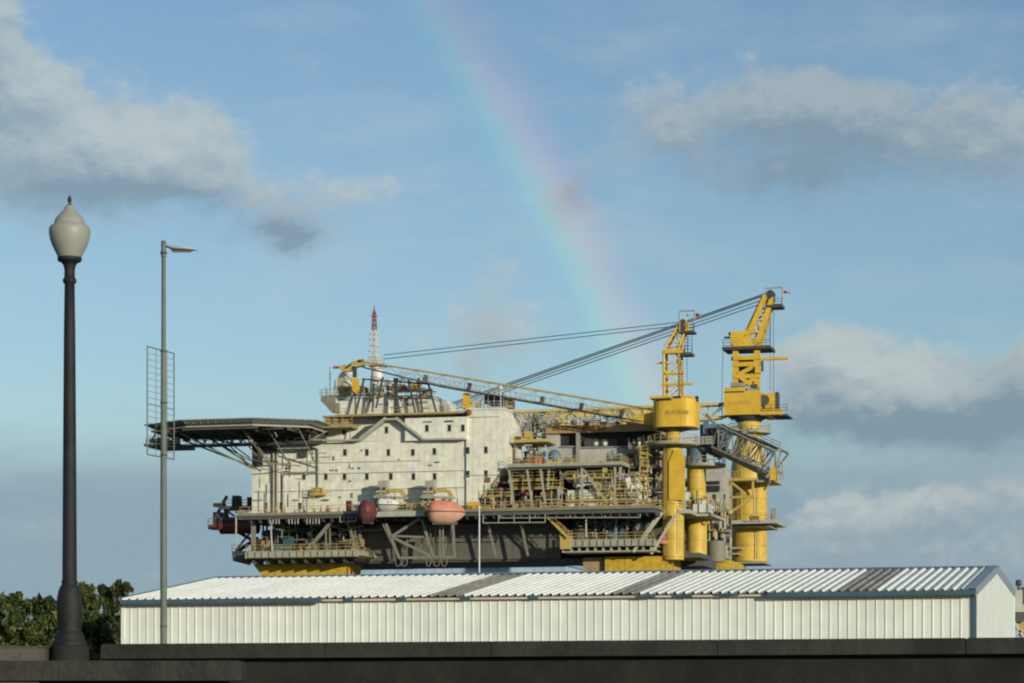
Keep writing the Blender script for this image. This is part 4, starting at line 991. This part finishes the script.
def house2(m):
    m.pb(724, 760, 391, 414.6, v2 - 4, 8); m.pb(724.5, 745, 387.5, 391.6, v2 - 3.5, 7); m.pb(760.1, 780, 411, 414.5, v2 - 4, 9)
hs2 = part('crane_house', 'yellow', k2, house2)
part('winch', ['yellow', 'dark'], hs2, lambda m: (m.pb(765, 775, 393, 409, v2 - 2, 3), m.pb(762, 780, 408.5, 411, v2 - 3.5, 5), setattr(m, 'm', 1), m.tube(P(764, 400, v2 - 3), P(764, 400, v2 - 1), 1.0, n=12), m.pb(775, 778, 392, 409, v2 - 2, 2), m.pb(772, 787, 414, 415.6, v2 - 2, 7), m.prail(763, 787, 411, v2 - 4)))
part('roof_vent', 'grey', hs2, lambda m: (m.pb(747, 757, 387, 391, v2 - 3, 3), m.tube(P(731, 385, v2 - 3), P(745, 385.5, v2 - 3), .55, n=12)))
part('grille', 'black', hs2, lambda m: m.pb(724.8, 744, 391.2, 392.4, v2 - 4.1, .2))
textpart('SEATRAX', hs2, Vector((FP.u(740, v2 - 4), v2 - 4.03, FP.z(403, 740, v2 - 4))), 1.05, k2)
def gantry2(m):
    for x in (735.5, 757): m.pb(x - 3, x + 2.6, 350, 388, v2 - 2.6, 1.0); m.pb(x - 2, x + 2.6, 352, 388, v2 + 1.6, 1.0)
    for y in (346, 357.5, 376, 364): m.pb(733, 760, y - 2.2, y + 2.2, v2 - 2.8, .7)
    m.pbeam((738, 375, v2 - 2.4), (755, 366, v2 - 2.4), .36); m.pbeam((738, 388, v2 - 2.4), (756, 378, v2 - 2.4), .3); m.pbeam((741, 378, v2 - 2.4), (756, 388, v2 - 2.4), .36)
    m.pb(757, 787.5, 357, 359.6, v2 - 2, .8); m.pb(731, 740, 357, 360, v2 - 2, .8); m.pb(755, 761, 366, 373, v2 - 3.2, .6)
    m.lattice(P(751, 345, v2), P(769, 297, v2), 3.0, 3.4, 1.6, 1.6, 4, .42, .2)
    for a, b in (((744, 345), (765, 297)), ((757, 345), (771.5, 300))): m.pbeam((*a, v2 - 1.8), (*b, v2 - 1.2), .42)
    m.pbeam((741, 334, v2 - 2), (756, 331, v2 - 2), .4); m.pb(744, 758, 341, 345, v2 - 2.4, 4.4); m.pb(766, 773, 294, 303, v2 - .8, 1.6)
ga2 = part('gantry_mast', 'yellow', k2, gantry2)
part('mast_panel', 'black', ga2, lambda m: m.pb(737, 755, 360, 386, v2 + .2, .2))
part('machinery_box', ['yellow', 'dark'], ga2, lambda m: (m.pb(730.5, 743, 331.5, 344.5, v2 - 2.6, 3), setattr(m, 'm', 1), m.pb(724, 730, 336.5, 338, v2 - 2, .8), m.pb(728.5, 730.5, 332, 335, v2 - 2.4, 1)))
def gplat2(m):
    m.pb(722, 770, 346, 349, v2 - 3.4, 6.4); m.prail(758, 770, 346, v2 - 3.3); m.prail(723, 731, 346, v2 - 3.3); m.pb(765, 782, 304.5, 307.4, v2 - 1.8, 3.4)
    m.ladder(P(768, 345, v2 - 1), P(767, 308, v2 - 1), .8); m.prail(774, 782, 304.5, v2 - 1.7); m.pb(761, 763, 361, 371, v2 - 3, .6); m.pb(752, 757, 384, 388, v2 - 3.2, .5)
part('access_platform', 'dark', ga2, gplat2)
part('top_frame', 'beige', ga2, lambda m: m.pp([(766, 304, v2 - 1), (766, 288, v2 - 1), (782.5, 287.4, v2 - 1), (782, 306, v2 - 1)], .13))
part('sheave', 'dark', ga2, lambda m: [m.tube(P(770, y, v2 - 1.1), P(770, y, v2 - 1.1) + Vector((0, 2.2, 0)), .7, n=14) for y in (293.5, 299)])
part('hoist_rope', 'cable', k2, lambda m: (m.pp([(773.5, 306, v2), (773.5, 392, v2)], .05), m.pp([(770.5, 308, v2), (770, 390, v2)], .05), m.pp([(723, 349, v2 - 2), (721.5, 410, v2 - 2)], .05)))
def boom2(m):
    a, b = P(724, 411, v2 - 1), P(440, 421, 36); m.lattice(a, P(655, 416, v2 - 7), 2.4, 2.4, 3, 3.2, 5, .26, .12); m.lattice(P(655, 416, v2 - 7), b, 3, 3.2, 2.4, 2.0, 16, .24, .11)
    m.beam(P(655, 411.5, v2 - 8), P(522, 418, 44), .42)
part('boom', 'yrail', k2, boom2)
def pend(m):
    for y0, y1, y2 in ((292.5, 408.5, 413), (294.5, 411, 414.5), (298, 413, 416), (301.5, 415.5, 418)):
        m.pp([(768, y0, v2), (436, y1, 40)], .085)
    m.pp([(768, 293.5, v2 + 1.5), (436, 409.8, 41)], .055)
part('pendant_rope', 'cable', k2, pend)
# flags
def flag(label, x, y, v, s_):
    mb = MB(FP); n = 8; vs = []
    for i in range(n + 1):
        q = P(x + i * 1.0 * s_, y + .9 * (i / n) ** 1.5 * 2.0, v); dy = .16 * sin(i * 1.1); h = (.55 - .2 * i / n) * s_
        for d in (-.012, .012):
            vs += [q + Vector((0, dy + d, 0)), q + Vector((0, dy + d, -h))]
    fs = []
    for i in range(n):
        a, b = 4 * i, 4 * (i + 1); fs += [(a, b, b + 1, a + 1), (a + 3, b + 3, b + 2, a + 2), (a, a + 2, b + 2, b), (a + 1, b + 1, b + 3, a + 3)]
    fs += [(0, 1, 3, 2), (4 * n + 2, 4 * n + 3, 4 * n + 1, 4 * n)]
    mb.add(vs, fs); o = mb.build('flag', 'red', org=P(x, y, v)); o['label'] = label; o['category'] = 'flag'; o['group'] = 'red flags on the crane masts'
flag('small red flag flying at the top of the shorter yellow crane', 694.6, 313, v - 1, 1.0)
flag('small red flag flying at the very top of the tallest crane', 782.6, 290.5, v2 - 1, .95)
# crane three: blue grey with a short lattice boom
px3, v3 = 696.5, 15.0; sc3 = FP.t(px3, v3) / FPX
ax3 = lambda y: Vector((FP.u(px3, v3), v3, FP.z(y, px3, v3))); z3 = lambda y: FP.z(y, px3, v3)
k3 = thing('lattice_crane', 'blue grey crane with a stubby grey lattice boom between the two yellow cranes', 'crane', FP, ax3(559))
part('pedestal', 'yellowped', k3, lambda m: (m.lathe(ax3(559), [(10.5 * sc3, 0), (10.5 * sc3, z3(501) - z3(559)), (9.6 * sc3, z3(500) - z3(559)), (9.6 * sc3, z3(464) - z3(559))], 30), m.lathe(ax3(496), [(10 * sc3, 0), (10 * sc3, .3)], 30)))
rp = part('ring_platform', 'beige', k3, lambda m: m.lathe(ax3(467.5) + Vector((8 * sc3, 0, 0)), [(21 * sc3, 0), (21.5 * sc3, .2), (21.5 * sc3, .5), (4 * sc3, .5)], 28))
part('railing', 'rustyrail', rp, lambda m: m.ring_rail(ax3(464.5) + Vector((8 * sc3, 0, 0)), 21 * sc3))
part('slew_drum', 'bluegrey', k3, lambda m: m.lathe(ax3(464), [(10 * sc3, 0), (10 * sc3, z3(449) - z3(464)), (13 * sc3, z3(447) - z3(464)), (13 * sc3, z3(446) - z3(464))], 28))
def c3(m):
    m.m = 0; m.pb(700, 724, 424, 446, v3 - 1, 4); m.pb(703, 708, 420, 434, v3 - 2, 1); m.m = 1; m.pb(706, 717, 428, 442, v3 - 2.2, 1.6); m.pprism([(698, 447), (728, 449), (716, 457), (706, 453)], v3 - 2, 4); m.m = 2; m.pb(701, 716, 436, 443.6, v3 - 3.2, .15); m.prail(684, 716, 444.6, v3 - 3.3)
    m.pbeam((706, 414, v3), (722, 432, v3 - 1), .26); m.m = 0; m.pb(717, 726, 428, 450, v3 - 2.2, 2)
part('crane_body', ['bluegrey', 'dark', 'grey'], k3, c3)
def boom3(m):
    a, b = P(722, 437, v3 - 2), P(779, 463, v3 - 9); m.m = 0
    m.lattice(a, b, 3.4, 3.9, 3.2, 3.5, 8, .22, .15, bot=0)
    m.m = 1; t0, t1 = P(724, 427.5, v3 - 2), P(779, 450.5, v3 - 9); m.beam(t0 + Vector((0, -1.6, .1)), t1 + Vector((0, -1.6, .1)), .2)
    m.m = 0; b0, b1 = P(714, 450, v3 - 2), P(768, 476, v3 - 9); m.beam(b0, b1, .33); m.rail(t0 + Vector((1, 1.5, .3)), t1 + Vector((0, 1.5, .3)), 1.1, .06, 2.0)
    m.m = 2; m.pb(770, 777, 467, 480, v3 - 9, 1.2); m.m = 0
    for x in (776, 779, 782): m.pp([(x, 455 + (x - 776), v3 - 9), (x + 1.5, 480, v3 - 9)], .1)
    m.pb(757, 768, 473, 482, v3 - 8, 2); m.m = 3; m.add([b0 + Vector((0, .5, .1)), b1 + Vector((0, .5, .1)), b1 + Vector((0, 3.4, .1)), b0 + Vector((0, 3.4, .1)), b0 + Vector((0, .5, 0)), b1 + Vector((0, .5, 0)), b1 + Vector((0, 3.4, 0)), b0 + Vector((0, 3.4, 0))], [(0, 1, 2, 3), (7, 6, 5, 4), (0, 4, 5, 1), (1, 5, 6, 2), (2, 6, 7, 3), (3, 7, 4, 0)])
part('boom', ['grey', 'dark', 'yellow', 'under'], k3, boom3)

# ------------------------------------------------------------------ pale blue hall seen under the platform deck
FB = Frame(0, 560, 14.5)
hl = thing('waterfront_hall', 'long pale blue hall far beyond the platform, showing under its deck', 'hall', FB, (FB.u(470, 0), 0, -2))
def hall(m): m.box(FB.u(340, 0), FB.u(566, 0), 0, 40, -2, FB.z(567, 500, 0))
part('wall', 'paleblue', hl, hall, FB)
part('roof', 'greytrim', hl, lambda m: m.box(FB.u(339, -.6), FB.u(567, -.6), -.6, 41, FB.z(567, 500, 0) + .003, FB.z(566, 500, 0)), FB)

# ================================================================== SHED
L_ = FS.u(976, 0); ze, zf = FS.z(600.5, 135, 0), 0.0
DP = 20.0; zrg = FS.z(579.5, 215, DP / 2); zeb = FS.z(593, 1016, DP)     # ridge height
sh = thing('storage_shed', 'long low cream storage shed with ribbed walls and pale ribbed roof behind the parapet', 'shed', FS, (0, 0, 0))
PIT = .326
def ribbed(m, u0, u1, fn, ribh, base, ribw):
    """profile of (u, offset) points for ribbed sheet"""
    pts = []; k0 = int(math.ceil(u0 / PIT)); u = k0 * PIT; pts.append((u0, 0))
    while u + ribw < u1:
        if u > u0: pts += [(u, 0), (u + ribw * .25, ribh), (u + ribw * .75, ribh), (u + ribw, 0)]
        u += PIT
    pts.append((u1, 0)); fn(pts)
def wallf(m):
    def put(pts):
        vs = [(u, -o, 0) for u, o in pts] + [(u, -o, ze - .02) for u, o in pts]; n = len(pts)
        m.add(vs, [(i, i + 1, n + i + 1, n + i) for i in range(n - 1)])
    ribbed(m, 0.10, L_ - .12, put, .028, 0, .06)
part('front_wall', 'shedwall', sh, wallf, FS)
def backw(m):
    m.box(0.12, L_ - .14, DP - .1, DP, 0, zeb - .02)
part('back_wall', 'shedwall', sh, backw, FS)
def gab(m, u0, u1):
    m.prism([(0, 0)] * 0 + [(0, 0)], 0, 0) if False else None
    n = [(u0, .03, 0), (u0, DP - .11, 0), (u0, DP - .11, zeb - .02), (u0, DP / 2, zrg - .05), (u0, .03, ze - .02)]
    q = [(u1, b, c) for a, b, c in n]
    m.add(n + q, [(4, 3, 2, 1, 0), (5, 6, 7, 8, 9)] + [(i, (i + 1) % 5, 5 + (i + 1) % 5, 5 + i) for i in range(5)])
part('gable_wall', 'shedwall', sh, lambda m: gab(m, L_ - .11, L_ - .003), FS)
part('gable_wall', 'shedwall', sh, lambda m: gab(m, .003, .09), FS)
slope = lambda vv: ze + (zrg - ze) * (vv / (DP / 2)); slopeb = lambda vv: zeb + (zrg - zeb) * (vv / (DP / 2))
def roofsec(m, u0, u1, back=False):
    def put(pts):
        vs = []
        for vv in (-.28, DP / 2):
            for u, o in pts:
                y = DP - vv if back else vv; vs.append((u, y, (slopeb if back else slope)(vv) + .03 + o))
        n = len(pts); m.add(vs, [(i, i + 1, n + i + 1, n + i) for i in range(n - 1)])
    ribbed(m, u0, u1, put, .072, 0, .15)
# weathered sheets interrupt the pale roof
def ru(px): return round(FS.u(px, 0) / PIT) * PIT - .08
cuts = [-.04, ru(427), ru(461), ru(612), ru(642), ru(837), ru(874), L_ - .003]
for k in range(7):
    part('roof_sheet' if k % 2 == 0 else 'weathered_sheet', 'shedroof' if k % 2 == 0 else 'roofbrown', sh, lambda m: roofsec(m, cuts[k], cuts[k + 1]), FS)
part('roof_sheet', 'shedroof', sh, lambda m: roofsec(m, -.04, L_ - .003, True), FS)
def ridge(m):
    z = zrg + .03; m.add([(-.06, DP / 2 - .30, z + .03), (L_ + .05, DP / 2 - .30, z + .03), (L_ + .05, DP / 2, z + .10), (-.06, DP / 2, z + .10), (L_ + .05, DP / 2 + .30, z + .03), (-.06, DP / 2 + .30, z + .03)], [(0, 1, 2, 3), (3, 2, 4, 5)])
part('ridge_cap', 'greytrim', sh, ridge, FS)
def verge(m, u0, u1, w_):
    for k in (0, 1):
        va, vb = ((-.30, DP / 2), (DP + .30, DP / 2))[k]; za = slope(va) if k == 0 else slopeb(DP - va); zb = zrg
        for a, b, d0, d1 in ((u0, u1, -.16, .112), (u1 - w_, u1 + .004, .1121, .125)):
            vs = [(u, vv, z + d) for u in (a, b) for vv, z in ((va, za), (vb, zb)) for d in (d0, d1)]
            m.add(vs, [(0, 1, 3, 2), (4, 6, 7, 5), (0, 4, 5, 1), (2, 3, 7, 6), (1, 5, 7, 3), (0, 2, 6, 4)])
part('verge_flashing', 'greytrim', sh, lambda m: verge(m, L_ - .002, L_ + .03, .34), FS)
part('verge_flashing', 'tealtrim', sh, lambda m: verge(m, -.05, -.001, .05), FS)
def gut(m, x0, x1):
    u0, u1 = FS.u(x0, -.3), FS.u(x1, -.3)
    m.box(u0, u1, -.46, -.29, ze - .16, ze - .13); m.box(u0, u1, -.47, -.44, ze - .13, ze + .01); m.box(u0, u1, -.31, -.29, ze - .13, ze - .03)
    m.box(u0, u0 + .02, -.45, -.30, ze - .13, ze + .03); m.box(u1 - .02, u1, -.45, -.30, ze - .13, ze + .03)
part('gutter', 'tealtrim', sh, lambda m: gut(m, 121.5, 322), FS)
part('gutter', 'tealtrim', sh, lambda m: gut(m, 768, 976), FS)
def fas(m): m.box(.02, L_ - .02, -.24, -.05, ze - .12, ze - .045)
part('fascia_board', 'fascia', sh, fas, FS)
def bro(m):
    for x in (345, 398, 462, 530, 647, 684, 722): m.box(FS.u(x, -.3), FS.u(x, -.3) + .3, -.34, -.245, ze - .11, ze + .0)
    m.box(FS.u(640, -.3), FS.u(652, -.3), -.42, -.345, ze - .1, ze - .02); m.box(FS.u(676, -.3), FS.u(692, -.3), -.4, -.345, ze - .08, ze - .02); m.box(FS.u(718, -.3), FS.u(742, -.3), -.42, -.345, ze - .06, ze - .01)
part('gutter_bracket', 'tealtrim', sh, bro, FS)
part('corner_trim', 'tealtrim', sh, lambda m: (m.box(L_ - .13, L_ + .02, -.09, .06, 0, ze - .18),), FS)
part('corner_trim', 'shedwall', sh, lambda m: (m.box(-.02, .11, -.05, .06, 0, ze - .18),), FS)
part('corner_trim', 'shedwall', sh, lambda m: (m.box(L_ - .02, L_ + .02, DP - .25, DP + .02, 0, zeb - .03),), FS)

# ================================================================== WALLS
pw = thing('parapet_wall', 'long dark stone parapet with a projecting coping running across the foreground', 'wall', FW, (FW.u(106, 0), 0, 0))
zt = FW.z(640, 720, 0); uE = FW.u(1100, 0); uA = FW.u(106, 0)
joints = [uA, FW.u(330, 0), FW.u(495, 0), FW.u(720, 0), FW.u(967, 0), uE]
for a, b in zip(joints, joints[1:]):
    def cop(m):
        e = .005; h = .165; m.slab([(a + e, -.16), (b - e, -.16), (b - e, .28), (a + e, .28)], zt - h, zt - .015)
        m.slab([(a + e + .012, -.148), (b - e - .012, -.148), (b - e - .012, .27), (a + e + .012, .27)], zt - .0149, zt)
    part('coping_stone', 'stone', pw, cop, FW)
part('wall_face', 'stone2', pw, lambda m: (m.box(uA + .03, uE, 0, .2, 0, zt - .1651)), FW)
# near balustrade with a thick cap
FN = Frame(0, 20.5, 0)
nb_ = thing('low_wall', 'near dark concrete wall with a thick overhanging cap, at the bottom left', 'wall', FN, (FN.u(100, 0), 0, 0))
zc = FN.z(660.5, 120, 0)
def cap(m):
    u0, u1 = FN.u(-60, 0), FN.u(241.5, 0); c = .018; z0, z1 = zc - .155, zc
    m.slab([(u0, -.02), (u1 - .05, -.02), (u1, .03), (u1, .42), (u0, .42)], z0, z1 - c); m.slab([(u0, .0), (u1 - .06, .0), (u1 - .02, .04), (u1 - .02, .40), (u0, .40)], z1 - c + .0001, z1)
part('cap', 'stonecap', nb_, cap, FN)
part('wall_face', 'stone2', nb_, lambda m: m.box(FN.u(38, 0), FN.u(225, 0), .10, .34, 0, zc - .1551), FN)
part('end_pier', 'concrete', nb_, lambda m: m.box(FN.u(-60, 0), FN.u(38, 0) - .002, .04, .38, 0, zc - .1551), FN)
# concrete block left of the lamp and the lamp's pier
FL = Frame(0, 25.7, 0)
cb = thing('concrete_block', 'worn brown concrete block left of the lamp post foot', 'block', FL, (FL.u(20, 0), 0, 0))
part('body', 'concrete', cb, lambda m: m.box(FL.u(-40, 0), FL.u(46.5, 0), -.1, .5, 0, FL.z(648, 20, 0)), FL)
part('top_slab', 'concrete', cb, lambda m: m.box(FL.u(-40, 0), FL.u(47.2, 0), -.12, .52, FL.z(648, 20, 0) + .001, FL.z(646.6, 20, 0)), FL)
for q, c_ in ((0, 0),):
    pass
# ================================================================== LAMPS
zb = FL.z(661, 69, 0); s1 = 25.7 / FPX
lampc = Vector((FL.u(69.6, .18), .18, 0))
pier = thing('lamp_pier', 'dark stone pier carrying the old lamp post', 'pier', FL, lampc)
part('shaft', 'stone2', pier, lambda m: m.lathe((lampc.x, lampc.y, 0), [(.195, 0), (.19, FL.z(647, 69, .18))], 28), FL)
part('cap', 'stone2', pier, lambda m: m.lathe((lampc.x, lampc.y, FL.z(647, 69, .18) + .0005), [(.19, 0), (.18, FL.z(645.5, 69, .18) - FL.z(647, 69, .18) - .001)], 28), FL)
zb = FL.z(645.5, 69, .18)
lamp = thing('street_lamp', 'ornate dark iron lamp post with a cream acorn globe, nearest the viewer', 'street lamp', FL, (lampc.x, lampc.y, zb))
s2 = (25.7 + .18) / FPX
LZ = lambda y: FL.z(y, 69, .18) - zb
def lpost(m):
    prof = [(17, 645.8), (17.4, 644.5), (17.2, 642.5), (15.6, 641), (14.6, 637), (13.4, 633), (11.5, 631.2), (11.3, 630), (12.0, 624), (12.8, 615), (13.0, 605), (12.4, 597), (10.8, 590), (9.0, 586), (8.0, 585), (7.8, 583.5), (8.3, 582.5), (7.9, 581), (7.3, 580), (6.5, 440), (5.7, 330), (5.0, 284), (6.4, 283), (6.8, 281), (6.6, 279), (5.4, 278), (5.2, 270), (6.4, 265), (8.8, 262), (11.4, 261.5), (12.2, 259.5), (12.0, 257.5)]
    m.lathe((lampc.x, lampc.y, zb), [(r * s2, LZ(y)) for r, y in prof], 28)
part('post', 'lamppost', lamp, lpost, FL)
0 and part('access_door', 'lamppost', lamp, lambda m: (m.box(lampc.x - .05, lampc.x + .05, lampc.y - 13.2 * s2, lampc.y - 11.5 * s2, zb + LZ(616), zb + LZ(598)),), FL)
def globe(m):
    prof = [(11.5, 257.4), (13.8, 253), (17.2, 246), (19.7, 239), (20.7, 232), (20.5, 229), (19.2, 226.4), (16.4, 225), (15.2, 223), (14.8, 220.5), (12.6, 217), (9.2, 213.5), (5.8, 210), (4.2, 206.5), (3.3, 205.4)]
    m.lathe((lampc.x, lampc.y, zb), [(r * s2, LZ(y)) for r, y in prof], 40)
part('globe', 'globe', lamp, globe, FL)
part('finial', 'black', lamp, lambda m: m.lathe((lampc.x, lampc.y, zb), [(r * s2, LZ(y)) for r, y in ((3.1, 205.4), (3.0, 204.6), (1.2, 204.2), (1.0, 203), (1.9, 201.5), (2.2, 199.5), (1.4, 197.2), (.4, 195.3))], 16), FL)

FQ = Frame(0, 66, 0); s3 = 66 / FPX
lp = Vector((FQ.u(163.6, 0), 0, 0))
pole = thing('light_pole', 'tall plain grey light pole with a flat lamp head and a wire frame', 'light pole', FQ, lp)
QZ = lambda y: FQ.z(y, 163, 0)
part('shaft', 'galv', pole, lambda m: m.lathe(lp, [(3.5 * s3, 0), (3.4 * s3, QZ(600)), (3.1 * s3, QZ(455)), (2.8 * s3, QZ(354)), (2.35 * s3, QZ(349)), (2.1 * s3, QZ(258)), (2.6 * s3, QZ(257)), (2.5 * s3, QZ(241)), (1.5 * s3, QZ(240.6))], 20), FQ)
part('clamp', 'dark', pole, lambda m: [m.lathe((lp.x, lp.y, QZ(y)), [(3.4 * s3, 0), (3.4 * s3, .05)], 16) for y in (352, 404, 456, 254)] + [m.lathe((lp.x, lp.y, QZ(627)), [(3.75 * s3, 0), (3.75 * s3, .04)], 16)], FQ)
def fix(m):
    n = 10; vs = []
    for i in range(n + 1):
        f_ = i / n; x = FQ.u(167 + 31 * f_, 0); zt_ = QZ(244.6 + 5.6 * f_ ** 1.3); zb_ = QZ(249.5 + 1.6 * sin(f_ * pi * .9) * (1 if f_ < .6 else 1) if f_ > .12 else 247.5 + 16 * f_); wd = (.10 + .16 * sin(min(1, f_ * 1.5) * pi / 2)) * (1 if f_ < .7 else max(.12, (1 - f_) / .3))
        zb_ = min(zb_, zt_ - .015)
        for a in range(8):
            t_ = 2 * pi * a / 8; vs.append((x, wd * cos(t_), (zt_ + zb_) / 2 + (zt_ - zb_) / 2 * sin(t_)))
    m.add(vs, [(i * 8 + a, i * 8 + (a + 1) % 8, (i + 1) * 8 + (a + 1) % 8, (i + 1) * 8 + a) for i in range(n) for a in range(8)], True)
    m.add(vs[:8], [tuple(range(8))]); m.add(vs[-8:], [tuple(range(8))])
    m.tube((lp.x, 0, QZ(246)), (FQ.u(169, 0), 0, QZ(246)), .045)
fx = part('lamp_head', 'fixture', pole, fix, FQ)
part('lens', 'lens', fx, lambda m: m.box(FQ.u(172, 0), FQ.u(190, 0), -.14, .14, QZ(251.6), QZ(250.6)), FQ)
def wf(m):
    d = Vector((cos(radians(-60)), -sin(radians(-60)) * -1, 0))
    a = Vector((FQ.u(147.3, -.65), -.65, 0)); b = Vector((FQ.u(174, .62), .62, 0)); z0, z1 = QZ(457), QZ(350)
    A = lambda z: a + Vector((0, 0, z)); B = lambda z: b + Vector((0, 0, z))
    m.path([A(z0), A(z1), B(z1), B(z0), A(z0)], .017, 6)
    for k in range(1, 17): z = z0 + (z1 - z0) * k / 17; m.tube(A(z), B(z), .0055 if k != 8 else .012, n=5)
    m.tube(A(z0).lerp(B(z0), .32), A(z1).lerp(B(z1), .32), .008, n=5); m.tube(A(z0).lerp(B(z0), .75), A(z1).lerp(B(z1), .75), .006, n=5)
part('wire_frame', 'galv', pole, wf, FQ)

# white flag pole beyond the shed
FK = Frame(0, 170, 0)
fp = thing('flag_pole', 'thin bare white pole rising behind the shed roof', 'pole', FK, (FK.u(479.3, 0), 0, 0))
part('shaft', 'white', fp, lambda m: m.lathe((FK.u(479.3, 0), 0, 0), [(.06, 0), (.042, FK.z(508, 479, 0))], 12), FK)
part('truck', 'white', fp, lambda m: m.ball(Vector((FK.u(479.3, 0), 0, FK.z(507.3, 479, 0))), .09), FK)
# machine at the right edge
FM = Frame(0, 135, 0)
mc = thing('dockside_machine', 'grey and ochre dockside machine half hidden behind the shed end', 'machine', FM, (FM.u(1022, 0), 0, 0))
part('base_frame', ['dark', 'palegrey'], mc, lambda m: (m.pb(1014, 1040, 612, 622, 0, 2), m.pb(1015, 1040, 640, 690, .2, 2), setattr(m, 'm', 1), m.pbeam((1014, 622, -.3), (1024, 638, -.3), .06), m.pbeam((1014, 634, -.3), (1023, 630, -.3), .06), m.pb(1013, 1040, 608, 612, -.1, 2)), FM)
part('ochre_drum', 'ochre', mc, lambda m: m.tube(FM.pt(1027, 630, -.2), FM.pt(1027, 630, 1.8), .48, n=20), FM)
part('cabinet', 'palegrey', mc, lambda m: (m.pb(1012, 1022.5, 590, 607, 0, 1.4), m.pb(1012, 1040, 606.5, 608, -.1, 1.7)), FM)
part('exhaust', ['dark', 'rust'], mc, lambda m: (m.lathe(FM.pt(1018.6, 585, .5), [(.10, -.05), (.16, .02), (.15, .22), (.06, .27)], 14), setattr(m, 'm', 1), m.tube(FM.pt(1018.6, 590, .5), FM.pt(1018.6, 585, .5), .07), setattr(m, 'm', 0), m.pb(1022.6, 1026, 587, 604, .2, .4)), FM)

# ================================================================== TREES
def tree(label, x, Y, top, rx, seed, leafm, blobs, n=4200, size=.15):
    F = Frame(0, Y, 0); q = random.Random(seed); bx_ = F.u(x, 0); s_ = Y / FPX
    t = thing('tree', label, 'tree', F, (bx_, 0, 0), 'trees left of the shed')
    zt_ = F.z(top, x, 0); base = Vector((bx_, 0, 0)); fork = Vector((bx_ + .1, 0, zt_ * .38))
    cs = [Vector((F.u(a, 0), d, F.z(b, a, 0))) for a, b, r, d in blobs]
    def tr(m):
        m.tube(base, fork, .17, .12, n=10)
        for c in cs:
            mid = fork.lerp(c, .5) + Vector((q.uniform(-.2, .2), q.uniform(-.2, .2), .15)); m.tube(fork, mid, .08, .05, n=7); m.tube(mid, c, .05, .018, n=6)
            for k in range(4):
                e = c + Vector((q.uniform(-1, 1), q.uniform(-1, 1), q.uniform(-.3, 1))) * .3; m.tube(mid.lerp(c, .6), e, .022, .008, n=5)
    part('trunk', 'bark', t, tr, F)
    def cr_(m):
        tw = sum(b[2] ** 2 for b in blobs)
        for (a, b, r, d), c in zip(blobs, cs):
            R = r * s_; k = int(n * r * r / tw); ncl = max(5, int(9 * r / 10)); cl = []
            for i in range(ncl):
                dv = Vector((q.gauss(0, 1), q.gauss(0, 1), q.gauss(0, 1))).normalized() * (q.random() ** .45) * R * .85; dv.z *= .8; cl.append((c + dv, R * q.uniform(.22, .42)))
            for i in range(k):
                cc, rr_ = q.choice(cl); dv = Vector((q.gauss(0, 1), q.gauss(0, 1), q.gauss(0, 1))).normalized() * rr_ * (.45 + .6 * q.random())
                p = cc + dv; nn = (dv.normalized() + Vector((q.gauss(0, .6), q.gauss(0, .6), q.gauss(.2, .6)))).normalized()
                aa = nn.orthogonal().normalized(); bb = nn.cross(aa); th = q.uniform(0, 2 * pi); e1 = aa * cos(th) + bb * sin(th); e2 = nn.cross(e1)
                sz = size * q.choice((.55, .8, 1.0, 1.25, 1.6)) * q.uniform(.8, 1.15)
                m.add([p - e1 * sz, p - e2 * sz * .45 + nn * .02, p + e1 * sz, p + e2 * sz * .45 + nn * .02], [(0, 1, 2, 3)])
    part('crown', leafm, t, cr_, F)
tree('widest green tree, on the other side of the lamp post from the shed', 16, 104, 592, 30, 1, 'leaf', [(8, 612, 20, 0), (28, 606, 15, .5), (20, 627, 19, -.4), (45, 622, 15, .2), (2, 634, 18, 0), (-14, 615, 18, .3), (36, 640, 17, .2), (17, 600, 9, 0), (48, 604, 9, .4), (10, 655, 22, 0), (45, 655, 18, 0)], 11000, .13)
tree('leafy tree just right of the lamp post, lower than the tree beside the shed', 88, 110, 580, 30, 2, 'leaf', [(84, 592, 11, 0), (80, 610, 16, 0), (95, 622, 16, -.4), (78, 632, 16, .2), (100, 640, 16, .4), (66, 600, 10, .6), (62, 622, 16, .4), (92, 600, 13, .2), (84, 588, 9, .2), (90, 655, 20, 0)], 9000, .13)
tree('dark green tree with a rounded top rising beside the left end of the shed', 114, 124, 578, 20, 3, 'leaf2', [(116, 588, 11, 0), (105, 591, 9, .3), (126, 589, 8, 0), (118, 583, 6, .2), (112, 606, 11, .2), (118, 624, 14, 0), (106, 640, 16, .3), (120, 600, 10, .5), (113, 596, 9, .2), (112, 658, 18, 0)], 8000, .12)
tree('dark low tree in shade behind the others, between lamp post and shed', 60, 132, 596, 30, 4, 'leaf2', [(60, 612, 16, 0), (90, 612, 14, 0), (75, 640, 20, .3), (40, 640, 18, 0), (108, 622, 14, 0), (10, 640, 20, 0), (118, 640, 14, 0)], 8000, .16)

S.cycles.max_bounces = 5; S.cycles.diffuse_bounces = 3; S.cycles.glossy_bounces = 2; S.cycles.transmission_bounces = 2
S.cycles.use_denoising = True
S.cycles.pixel_filter_type = 'BLACKMAN_HARRIS'; S.cycles.filter_width = 2.1
